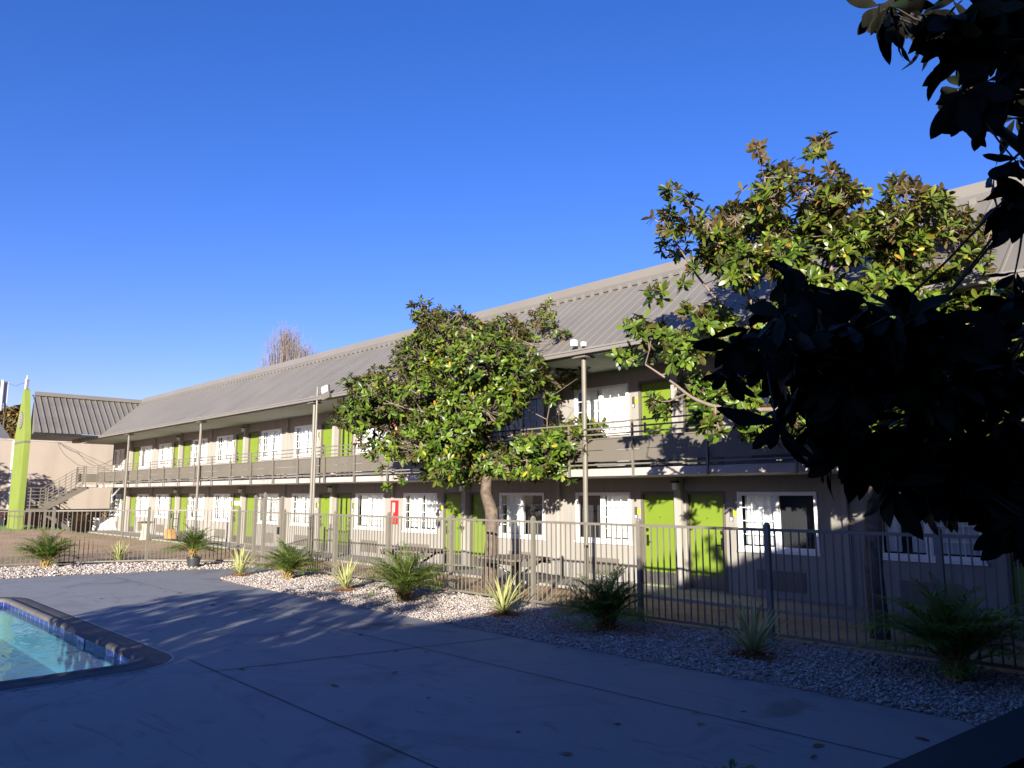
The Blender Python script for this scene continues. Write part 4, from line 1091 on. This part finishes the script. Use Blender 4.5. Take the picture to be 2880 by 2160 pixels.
# the dark tree whose boughs hang beside the camera
def dark_tree():
    g = np.random.default_rng(77)
    base = (1.9, 3.3, 0); B = Vector(base)
    t = thing("magnolia_tree", "shaded magnolia with large drooping leaves hanging dark across the right edge up close", "tree", base)
    blobs = []
    top = [(2470, 10, 28), (2520, 30, 36), (2600, 40, 40), (2600, 90, 26), (2680, 60, 50), (2700, 150, 42), (2780, 60, 70), (2860, 120, 70), (2740, 230, 30), (2700, 240, 30), (2830, 240, 46), (2720, 300, 16), (2860, 330, 34), (2760, 320, 10), (2872, 440, 22), (2800, 480, 14), (2858, 560, 40), (2850, 610, 34)]
    mid = [(2225, 750, 18), (2270, 775, 26), (2245, 800, 30), (2290, 850, 46), (2200, 890, 40), (2100, 930, 26), (2060, 965, 26), (2160, 990, 60), (2040, 1040, 24), (2260, 970, 75), (2380, 960, 70), (2440, 880, 36), (2550, 830, 26), (2540, 900, 60), (2640, 950, 70), (2500, 1030, 90), (2770, 920, 60), (2840, 850, 50), (2870, 760, 26), (2800, 1050, 90),
           (2670, 1110, 100), (2350, 1100, 85), (2220, 1080, 60), (2200, 1160, 40), (2300, 1200, 60), (2400, 1250, 70), (2540, 1230, 90), (2700, 1270, 90), (2840, 1230, 90), (2600, 1340, 50), (2700, 1350, 60), (2520, 1370, 26), (2830, 1370, 80), (2860, 1450, 60), (2480, 1330, 30)]
    P = []; A = []; C = []
    for x, y, r in top + mid:
        for dd in ((2.35,) if r < 30 else (2.2, 2.9)):
            d = dd + g.uniform(-.15, .3); R = r * d / FPX; c = np.array(at_depth(x, y, d)); C.append(c)
            n = max(1, int(r * r / (600 if x > 2330 else 800) * (.62 if 900 < y < 1330 else 1)))
            v = unit(g.normal(0, 1, (n, 3))); P.append(c + v * R * g.uniform(.2, .9, (n, 1))); A.append(v * .6 + np.array([-.2, .1, .15]) + g.normal(0, .25, (n, 3)))
    for x, y, z, R in ((1.5, 2.0, 4.0, .7), (1.0, .8, 3.8, .6), (2.2, 3.5, 4.3, .8), (0, 0, 3.5, .5), (-.8, -.9, 3.3, .45), (-1.7, -1.3, 3.0, .4), (1.9, 1.0, 4.2, .7)):  # unseen boughs added over the camera to darken the near deck
        n = int(60 * R * R); v = unit(g.normal(0, 1, (n, 3))); P.append(np.array([x, y, z]) + v * R * g.uniform(.2, 1, (n, 1))); A.append(v + np.array([0, 0, .3]))
    P = np.concatenate(P); A = np.concatenate(A)
    b, D, N, L = rosette_leaves(P, A, g, (4, 8), .12, .35, (45, 100))
    D = unit(D) + np.array([0, 0, -.75]); N = N + np.array([0, 0, .4])
    leaves_mesh("crown", b - np.array(B), D, N, L, .36, M['magnolia_shade'], t, .3, seed=5, fine=True)
    br = MB()
    trunkp = [(1.9, 3.3, -.1), (1.85, 3.35, 1.2), (1.7, 3.3, 2.3), (1.6, 3.2, 3.4), (1.7, 3.1, 4.6)]
    br.tube([Vector(p) - B for p in trunkp], [.14, .12, .1, .07, .03], 12); br.build("trunk", M['darkbark'], t, smooth=True)
    tw = MB(); nodes = [np.array(p) for p in trunkp[2:]]
    def dp(x, y, d): return np.array(at_depth(x, y, d))
    for l in ([dp(2990, 1150, 2.9), dp(2800, 1130, 2.7), dp(2600, 1050, 2.6), dp(2400, 1010, 2.5), dp(2200, 960, 2.5), dp(2090, 950, 2.4)], [dp(2990, 900, 2.9), dp(2800, 950, 2.6), dp(2600, 900, 2.5), dp(2450, 830, 2.5)], [dp(3000, 260, 2.8), dp(2850, 200, 2.5), dp(2700, 110, 2.4), dp(2560, 40, 2.4)],
              [dp(3000, 1300, 2.9), dp(2800, 1250, 2.6), dp(2600, 1250, 2.5), dp(2450, 1290, 2.5)], [dp(3000, 600, 2.8), dp(2880, 420, 2.5), dp(2760, 325, 2.4), dp(2700, 322, 2.4)], [dp(3000, 700, 2.8), dp(2880, 620, 2.6), dp(2820, 560, 2.5)]):
        j = min(trunkp[2:], key=lambda q: (Vector(q) - Vector(l[0])).length)
        pts = [np.array(j)] + l; tw.tube([Vector(p) - B for p in pts], list(np.linspace(.035, .007, len(pts))), 7)
        for i in range(len(l) - 1):
            for u in (0, .5): nodes.append(l[i] * (1 - u) + l[i + 1] * u)
    nn = np.array(nodes)
    for p in P:
        s = nn[int(np.argmin(((nn - p) ** 2).sum(1)))]
        if np.linalg.norm(p - s) < .8: tw.tube([Vector(s) - B, Vector((s + p) / 2 + np.array([0, 0, -.01])) - B, Vector(p) - B], [.005, .004, .003], 4, False)
    tw.build("branches", M['darkbark'], t, smooth=True)
dark_tree()

# ---------------------------------------------------------------- small palms and yuccas
def palm_meshes(seed, nf=60, L0=.86):
    g = np.random.default_rng(seed); V = []; F = []; R = []; rach = MB()
    stems = [(0, 0, .22), (.10, .05, .16), (-.09, .06, .15)]
    for f in range(nf):
        sx, sy, sz = stems[f % 3]
        az = f * 2.399 + g.uniform(-.3, .3); el = math.radians(g.uniform(22, 89)); L = L0 * g.uniform(.75, 1.15)
        h = np.array([math.cos(az), math.sin(az), 0]); up = np.array([0, 0, 1.])
        pts = []; K = 12; p = np.array([sx, sy, sz]); e = el
        for k in range(K + 1):
            pts.append(p.copy()); e = el - (k / K) ** 1.3 * math.radians(62) * g.uniform(.7, 1.15)
            p = p + (h * math.cos(e) + up * math.sin(e)) * L / K
        rach.tube([Vector(q) for q in pts], list(np.linspace(.009, .002, K + 1)), 4, False)
        side = np.cross(h, up); tone = g.uniform(0, 1)
        M_ = 30
        for q in range(M_):
            u = .16 + .84 * q / M_; kk = u * K; i = min(K - 1, int(kk)); c = pts[i] + (pts[i + 1] - pts[i]) * (kk - i); d = unit(pts[i + 1] - pts[i])
            ll = .235 * L0 / .78 * math.sin(math.pi * min(1, u * .85 + .12)) * g.uniform(.8, 1.15) + .03
            for s in (-1, 1):
                dr = unit(side * s * .85 + d * .75 + up * g.uniform(.0, .35) + g.normal(0, .1, 3)); nrm = unit(np.cross(dr, side * s + up * .2) + 1e-6)
                wv = np.cross(dr, up); wv = wv / max(1e-6, np.linalg.norm(wv)) * .0075; tipp = c + dr * ll - up * ll * .28
                md = c + dr * ll * .5 - up * ll * .05
                k0 = len(V); V += [c - wv * .5, c + wv * .5, md + wv, tipp, md - wv]; F += [(k0, k0 + 1, k0 + 2), (k0, k0 + 2, k0 + 4), (k0 + 4, k0 + 2, k0 + 3)]; R += [min(1, max(0, tone + g.uniform(-.2, .2)))] * 5
    st = MB()
    for sx, sy, sz in stems:
        st.tube([(sx * .5, sy * .5, -.03), (sx * .8, sy * .8, sz * .5), (sx, sy, sz + .06)], [.075, .06, .035], 9)
        for i in range(16):
            a = i * 2.4; z = sz * (i / 16); st.bar((sx * .8 + .05 * math.cos(a), sy * .8 + .05 * math.sin(a), z), (sx * .8 + .10 * math.cos(a), sy * .8 + .10 * math.sin(a), z + .09), .02, .012)
    return V, F, R, rach, st
PALMK = []
for sd in (1, 2):
    V, F, R, ra, st = palm_meshes(sd)
    a = npmesh("fronds", V, F, M['palm'], None, R); b = ra.build("frond_stems", M['palmtrunk'], None); c = st.build("trunk", M['palmtrunk'], None, smooth=True)
    PALMK.append([a, b, c])
def palm(x, y, z, sc, rz, k, label, group="small date palms in the gravel"):
    p = bpy.data.objects.new("date_palm", None); COL.objects.link(p); p.location = (x, y, z); p.rotation_euler = (0, 0, rz); p.scale = (sc,) * 3
    tag(p, label, "palm", group)
    for q in PALMK[k]:
        d = q.copy(); COL.objects.link(d); d.parent = p
    return p
palm(-24.9, 5.75, 0, 1.12, .3, 0, "leftmost bushy date palm in front of the dirt yard fence")
palm(-17.55, 9.35, 0, 1.0, 1.9, 1, "sunlit date palm right of the gate beside a yellow yucca")
palm(-12.44, 9.1, 0, 1.08, 3.3, 0, "sunlit date palm in the gravel left of the brown picnic table")
palm(-7.65, 9.3, 0, 1.0, 4.4, 1, "date palm in black shade in front of the lime green doors")
palm(-2.99, 9.64, 0, 1.15, 5.2, 0, "rightmost date palm almost lost in the dark corner")
pp = palm(-22.1, 8.81, .27, .98, 2.7, 1, "date palm growing from a black nursery pot by the gate")
pot = thing("plant_pot", "black plastic nursery pot holding a palm at the edge of the deck", "pot", (-22.1, 8.81, 0))
MB().lathe((0, 0, 0), [(.15, 0), (.185, .26), (.20, .265), (.20, .30), (.185, .30), (.18, .27)], 24).build("pot_wall", M['pot'], pot, smooth=False)
MB().lathe((0, 0, .2), [(.17, 0), (.17, .075)], 20).build("soil", M['soil'], pot)
palm(-1.88, 2.60, .035, .96, .8, 0, "date palm frond tips poking into the bottom of the dark foreground")

def yucca_mesh(seed):
    g = np.random.default_rng(seed); V = []; F = []; R = []
    n = 46
    for i in range(n):
        az = i * 2.399 + g.uniform(-.2, .2); el = math.radians(14 + 68 * ((i + .5) / n) + g.uniform(-8, 8)); L = g.uniform(.50, .72)
        h = np.array([math.cos(az), math.sin(az), 0]); up = np.array([0, 0, 1.]); side = np.cross(h, up); K = 6; p = np.array([0, 0, .06]) + h * .015
        tone = g.uniform(0, 1); bend = math.radians(g.uniform(4, 30)); row = []
        for k in range(K + 1):
            u = k / K; e = el - bend * u * u; wv = .017 * (1 - u) ** .6 * (0.7 + .6 * min(1, u * 4)) + .0008; nn = unit(np.cross(side, h * math.cos(e) + up * math.sin(e)))
            b0 = len(V); V += [p - side * wv + nn * wv * .35, p, p + side * wv + nn * wv * .35]; R += [.88, .15 + tone * .3, .88]; row.append(b0)
            p = p + (h * math.cos(e) + up * math.sin(e)) * L / K
        for k in range(K):
            a, b = row[k], row[k + 1]; F += [(a, a + 1, b + 1, b), (a + 1, a + 2, b + 2, b + 1)]
    return V, F, R
YK = []
for sd in (4, 9):
    V, F, R = yucca_mesh(sd); a = npmesh("leaves", V, F, M['yucca'], None, R)
    s = MB().lathe((0, 0, -.02), [(.05, 0), (.035, .08), (.02, .14)], 8).build("stem", M['palmtrunk'], None); YK.append([a, s])
def mulch(x, y, seed, label):
    g = np.random.default_rng(seed); b = MB()
    b.lathe((x, y, 0), [(.30, .006), (.2, .03), (.06, .045)], 14)
    for i in range(130):
        a = g.uniform(0, 6.28); r = abs(g.normal(0, .20)); c = Vector((x + r * math.cos(a), y + r * math.sin(a), .05 - r * .06)); t2 = g.uniform(0, 6.28); l = g.uniform(.03, .11)
        b.bar(c, c + Vector((l * math.cos(t2), l * math.sin(t2), g.uniform(-.01, .03))), .012, .006)
    o = b.build("mulch_ring", M['mulch']); tag(o, label, "mulch", "mulch heaps around the yuccas")
for i, (x, y, sc, rz, lab) in enumerate(((-25.0, 7.75, 1.0, .4, "yellow striped yucca at far left between the bushy palm and the black pot"), (-19.1, 8.8, 1.05, 1.2, "yellow striped yucca on mulch directly in front of the gate"),
        (-14.6, 9.1, 1.0, 2.2, "yellow striped yucca between two sunlit palms"), (-9.77, 9.2, 1.05, 3.0, "yellow striped yucca on the edge of the shade before the picnic table"), (-5.13, 9.17, 1.1, 4.0, "shaded yucca between the two dark palms"))):
    p = bpy.data.objects.new("yucca", None); COL.objects.link(p); p.location = (x, y, 0); p.rotation_euler = (0, 0, rz); p.scale = (sc,) * 3
    tag(p, lab, "yucca", "striped yuccas in the gravel")
    for q in YK[i % 2]:
        d = q.copy(); COL.objects.link(d); d.parent = p
    if i: mulch(x, y, 50 + i, "brown bark mulch around the " + ("", "yucca by the gate", "yucca between the sunlit palms", "yucca at the edge of the shade", "shaded yucca between dark palms")[i])
for k in PALMK + YK:
    for o in k: bpy.data.objects.remove(o)

# grass and weeds at the rear of the yard
def grass():
    g = np.random.default_rng(6); V = []; F = []; R = []
    n = 5200
    for i in range(n):
        r = g.uniform()
        if r < .6: x = g.uniform(-53, -44.5); y = g.uniform(7.0, 12.6)
        else:
            if g.uniform() < .8: continue
            x = g.uniform(-44, -26); y = 12.6 + g.normal(0, .22)
        z = ground_h(x, y); h = g.uniform(.03, .12) * (1.5 if g.uniform() < .06 and x < -45 else 1); a = g.uniform(0, 6.28); w_ = .012
        k = len(V); V += [(x - w_ * math.cos(a), y - w_ * math.sin(a), z), (x + w_ * math.cos(a), y + w_ * math.sin(a), z), (x + g.normal(0, .03), y + g.normal(0, .03), z + h)]; F.append((k, k + 1, k + 2)); R += [g.uniform()] * 3
    o = npmesh("grass", V, F, M['grass'], None, R); tag(o, "rough green grass and weeds at the back of the dirt yard", "grass", kind='stuff')
grass()
def litter():
    g = np.random.default_rng(61); n = 240
    x = g.uniform(-17, -1.5, n); y = np.where(g.uniform(size=n) < .8, g.uniform(8.0, 12.8, n), g.uniform(3.5, 8.0, n)); k = g.uniform(size=n) < .06; x[k] = g.uniform(-22, -9, k.sum()); y[k] = g.uniform(4, 8, k.sum())
    P = np.stack([x, y, np.full(n, .03)], 1); P[y < 8.0, 2] = .008
    a = g.uniform(0, 6.28, n); D = np.stack([np.cos(a), np.sin(a), g.uniform(-.02, .15, n)], 1); N = np.stack([g.normal(0, .15, n), g.normal(0, .15, n), np.ones(n)], 1)
    o = leaves_mesh("fallen_leaves", P, D, N, g.uniform(.07, .14, n), .42, M['drymag'], None, .1, seed=8)
    tag(o, "dry brown magnolia leaves scattered on the gravel and deck", "fallen leaves", kind='stuff')
litter()
# clods in the dirt
def clods():
    g = np.random.default_rng(16); n = 2600
    x = g.uniform(-50, -24, n); y = g.uniform(4, 12.7, n)
    k = n // 2; x[k:] = g.uniform(-22, -2, n - k); y[k:] = g.uniform(10.6, 12.9, n - k)
    s = .014 * g.lognormal(0, .5, n)
    base = np.array([[1, 0, 0], [.2, .9, 0], [-.9, .2, 0], [-.1, -.9, 0], [0, 0, .7]]); F = np.array([[0, 1, 4], [1, 2, 4], [2, 3, 4], [3, 0, 4]])
    V = base[None] * s[:, None, None] * g.uniform(.6, 1.4, (n, 5, 3)); z = np.array([ground_h(a, b) for a, b in zip(x, y)])
    V[:, :, 0] += x[:, None]; V[:, :, 1] += y[:, None]; V[:, :, 2] += z[:, None]
    o = npmesh("dirt_clods", V.reshape(-1, 3), (F[None] + (np.arange(n) * 5)[:, None, None]).reshape(-1, 3), M['dirt'], None, None)
    tag(o, "loose clods scattered over the dirt yard", "dirt", kind='stuff')
clods()

# ---------------------------------------------------------------- beyond the motel
def far_tree(name, label, base, blobs, depth, n, ls, seed, mleaf):
    g = np.random.default_rng(seed); t = thing(name, label, "tree", base, group=None); P = []; Bv = np.array(base)
    tk = MB()
    tk.tube([(0, 0, 0), (.1, 0, 2.5), (0, .1, 5)], [.28, .22, .12], 8)
    for x, y, r in blobs:
        c = np.array(at_depth(x, y, depth)); R = r * depth / FPX; m = int(n * r * r / 1000)
        v = unit(g.normal(0, 1, (m, 3))); P.append(c + v * R * g.uniform(.3, 1, (m, 1)) ** .5)
        tk.tube([(0, .1, 4), Vector(c - Bv) * .6 + Vector((0, 0, 1.2)), Vector(c - Bv)], [.1, .06, .03], 5, False)
    P = np.concatenate(P); m = len(P); D = unit(g.normal(0, 1, (m, 3))); N = unit(g.normal(0, 1, (m, 3)) + np.array([0, 0, .6]))
    leaves_mesh("crown", P - Bv, D, N, np.full(m, ls) * g.uniform(.6, 1.3, m), .55, mleaf, t, .2, seed=seed)
    tk.build("trunk", M['bark'], t)
far_tree("broadleaf_tree", "brown tinged leafy tree rising above the peach wall left of the pylon", (-82, 15.5, 0), [(5, 1200, 30), (25, 1175, 26), (48, 1165, 22), (55, 1200, 26), (20, 1225, 26), (-20, 1190, 40), (70, 1220, 22)], 70, 900, .5, 41, M['farleaf'])
far_tree("broadleaf_tree", "low thin tree seen between the peach wall and the side roof", (-80, 19, 0), [(100, 1228, 18), (125, 1226, 17), (150, 1228, 15), (172, 1232, 13), (190, 1236, 9), (110, 1240, 18)], 70, 420, .42, 42, M['hedge'])

def poplar():
    base = (-69.6, 35.7, 0); B = np.array(base); g = np.random.default_rng(14)
    t = thing("poplar_tree", "bare winter poplar with upright twigs rising behind the roof", "tree", base)
    b = MB(); b.tube([(0, 0, 0), (0, 0, 8), (.1, 0, 15), (0, 0, 18.3)], [.3, .22, .1, .03], 7); b.build("trunk", M['bare'], t)
    w_ = MB()
    for i in range(330):
        # clustered into three plumes as seen from the pool
        r = g.uniform(); off = (g.normal(0, .75) + .0) if r < .62 else (g.normal(2.0, .35) if r < .86 else g.normal(-2.0, .35))
        topz = (19.0 if r < .62 else (16.8 if r < .86 else 15.6)) - abs(off if r < .62 else 0) * 1.1 + g.uniform(-1.6, .2)
        px = float(RT.x) * off; py_ = float(RT.y) * off; dy = g.normal(0, .6)
        z0 = g.uniform(8, 12.5); q0 = (px * .35, py_ * .35 + dy * .3, z0); q1 = (px * .8, py_ * .8 + dy * .8, (z0 + topz) / 2); q2 = (px + g.normal(0, .12), py_ + dy + g.normal(0, .12), topz)
        w_.tube([q0, q1, q2], [.04, .026, .010], 3, False)
        for k in range(4):
            u = g.uniform(.3, 1); s = Vector(q1).lerp(Vector(q2), u); w_.tube([s, s + Vector((g.normal(0, .2), g.normal(0, .2), g.uniform(.3, 1.0)))], [.014, .007], 3, False)
    w_.build("twigs", M['bare'], t)
poplar()
ms = thing("antenna_mast", "lattice antenna mast with white panel at the left edge", "mast", (-71.1, 12.55, 0))
b = MB()
for x, y in ((-.25, -.25), (.25, -.25), (0, .25)): b.tube([(x, y, 0), (x * .8, y * .8, 11)], .05, 5)
for i in range(12):
    z = i * .85; b.bar((-.25, -.25, z), (.22, -.22, z + .8), .04, .04); b.bar((.25, -.25, z), (0, .22, z + .8), .04, .04)
b.build("lattice", M['taupe'], ms)
MB().tube([(.4, -.15, 8.6), (.4, -.15, 11.0)], .12, 12).box(.1, .3, .0, .25, 9.2, 10.9).build("antenna_panel", M['antenna'], ms)
wire = MB().tube([(-71.1, 12.5, 10.9), (-58, 10.9, 9.1), (-47.1, 9.46, 8.1)], .012, 4).build("overhead_wire", M['black']); tag(wire, "thin wire between the mast and the pylon top", "wire")

# ---------------------------------------------------------------- unseen wing and rear block added to shade the court, and the shading trees
rw = thing("shade_wing", "unseen two storey wing added on the right to shade the pool court", "building", (3.5, 0, 0))  # out of view, placed and sized to cast the court's shadow
MB().box(.0, 9, -20, 13.5, 0, 5.0).build("wall", M['wall'], rw)
MB().box(-.0, 9.2, -20.2, 13.7, 5.001, 5.1).build("flat_roof", M['roof'], rw)
MB().box(-2.9, -.001, -20, 9.5, 2.48, 2.6).build("balcony_slab", M['fascia'], rw)  # overhang added to block sky light near the camera
MB().prism([(-.02, -20, 5.02), (-.02, -20, 4.96), (-3.9, -20, 3.53), (-3.9, -20, 3.60)], (0, 20.9, 0)).build("shade_canopy", M['roof'], rw)  # sloped cover added along the shadow line to keep sky light off
p_ = MB()
for i in range(8): p_.tube([(-2.8, -18 + i * 3.9, 0), (-2.8, -18 + i * 3.9, 2.48)], .05, 10)
p_.build("balcony_posts", M['rail'], rw)
for i in range(9):
    y = -18 + i * 3.5
    for z in (0.05, 2.6):
        MB().box(-.03, -.001, y - .45, y + .45, z, z + 2.05).build("door", M['green'], rw)
        MB().box(-.04, -.001, y + .8, y + 2.4, z + .9, z + 2.05).build("window", M['carglass'], rw)
MB().box(-3.45, -.01, 5.6, 12.7, 0, 3.6).build("sky_block", M['panel'], rw)  # unseen block added to darken the right corner
ow = thing("rear_sky_block", "unseen low block added behind the camera to cut sky light", "building", (-14, -14, 0))  # added out of view against sky light, also gives windows something to reflect
MB().box(-16, 17, -8, 0, 0, 3.3).build("wall", M['wall'], ow)
MB().box(-16.4, 17.4, -8.4, .4, 3.301, 3.45).build("roof", M['roof'], ow)
for i in range(8): MB().box(-14 + i * 3.8, -11.6 + i * 3.8, .001, .03, .9, 2.3).build("window", M['carglass'], ow)
hedge = thing("magnolia_tree", "small magnolia behind the camera that dapples the pool deck", "tree", (-5.6, -4.2, 0))
def shade_tree():
    g = np.random.default_rng(91); P = []; A = []
    for cx_, cy_, cz_, R in ((-8.4, -4, 2.55, .45), (-7.5, -4, 2.6, .7), (-6.5, -4.1, 2.6, .8), (-5.6, -4.2, 2.9, .9), (-4.6, -4.2, 2.8, .9), (-3.7, -4.0, 3.0, .8), (-8.9, -3.8, 2.2, .3), (-6.9, -4.0, 1.7, .7), (-5.6, -4.0, 1.5, .9), (-4.4, -4, 1.6, .9), (-7.8, -4, 1.9, .5), (-3.5, -4, 2.0, .8), (-2.6, -4, 3.3, .7), (-2.2, -4, 2.4, .8)):
        n = int(70 * R * R) + 6; v = unit(g.normal(0, 1, (n, 3))); P.append(np.array([cx_, cy_, cz_]) + v * R * g.uniform(.3, 1, (n, 1)) ** .5); A.append(v + np.array([0, 0, .4]))
    P = np.concatenate(P); A = np.concatenate(A); b, D, N, L = rosette_leaves(P, A, g, (7, 10), .2)
    B = np.array([-5.6, -4.2, 0]); leaves_mesh("crown", b - B, D, N, L, .42, M['magnolia'], hedge, .2, seed=3)
    tr = MB().tube([(0, 0, -.1), (.05, 0, 1.2), (0, .1, 2.4)], [.12, .1, .06], 9)
    for q in ((-2.8, .2, 2.5), (-1.5, 0, 2.6), (1.2, 0, 2.8), (2.6, .1, 2.6), (0, .2, 3.3), (-1.2, .1, 1.7), (1.3, 0, 1.8)): tr.tube([(0, .05, 1.2), (q[0] * .5, q[1], q[2] * .75), q], [.06, .04, .02], 6, False)
    tr.build("trunk", M['bark'], hedge)
shade_tree()
wt_ = thing("magnolia_tree", "magnolia left of the picture whose shadow falls on the peach wall", "tree", (-50.9, 1.6, 0))
def wall_shade_tree():
    g = np.random.default_rng(92); P = []; A = []
    # centre of the crown lies up the sun ray from the shadow on the wall
    for y, z, R in ((5.2, 2.6, 1.2), (6.6, 3.0, 1.3), (8.0, 2.4, 1.4), (9.6, 3.1, 1.1), (10.8, 2.5, 1.2), (12.3, 2.6, .9), (13.2, 2.2, .6), (9.3, 1.7, 1.2), (7.0, 1.6, 1.3), (11.6, 1.9, .8)):
        s = 7.2; c = np.array([-56 + .735 * s, y - s, z + .262 * s]); n = int(34 * R * R) + 5; v = unit(g.normal(0, 1, (n, 3))); P.append(c + v * R * .9 * g.uniform(.3, 1, (n, 1)) ** .5); A.append(v + np.array([0, 0, .4]))
    P = np.concatenate(P); A = np.concatenate(A); b, D, N, L = rosette_leaves(P, A, g, (7, 9), .26)
    B = np.array([-50.9, 1.6, 0]); leaves_mesh("crown", b - B, D, N, L, .45, M['magnolia'], wt_, .2, seed=4)
    MB().tube([(0, 0, -.1), (0, 0, 1.5), (.1, 0, 3.4)], [.2, .17, .08], 9).build("trunk", M['bark'], wt_)
wall_shade_tree()
# dark handrail crossing the bottom right corner, beside the camera
hr = thing("handrail", "out of focus black handrail crossing the bottom right corner", "handrail", (-.3, 1.1, 0))
HO = Vector((-.3, 1.1, 0))
a_ = at_depth(2420, 2265, 1.0); b_ = at_depth(3100, 1960, 1.06)
d_ = (b_ - a_).normalized(); nrm_ = Vector((0, 0, -1))
h = MB().bar(a_ - d_ * .6 - Vector((0, 0, .05)) - HO, b_ + d_ * .9 - Vector((0, 0, .05)) - HO, .10, .10); h.build("top_rail", M['handrail'], hr)
for u in (-.5, .1, .9, 1.2):
    p = a_.lerp(b_, u) - HO; MB().box(p.x - .025, p.x + .025, p.y - .025, p.y + .025, 0, p.z - .1).build("post", M['handrail'], hr)
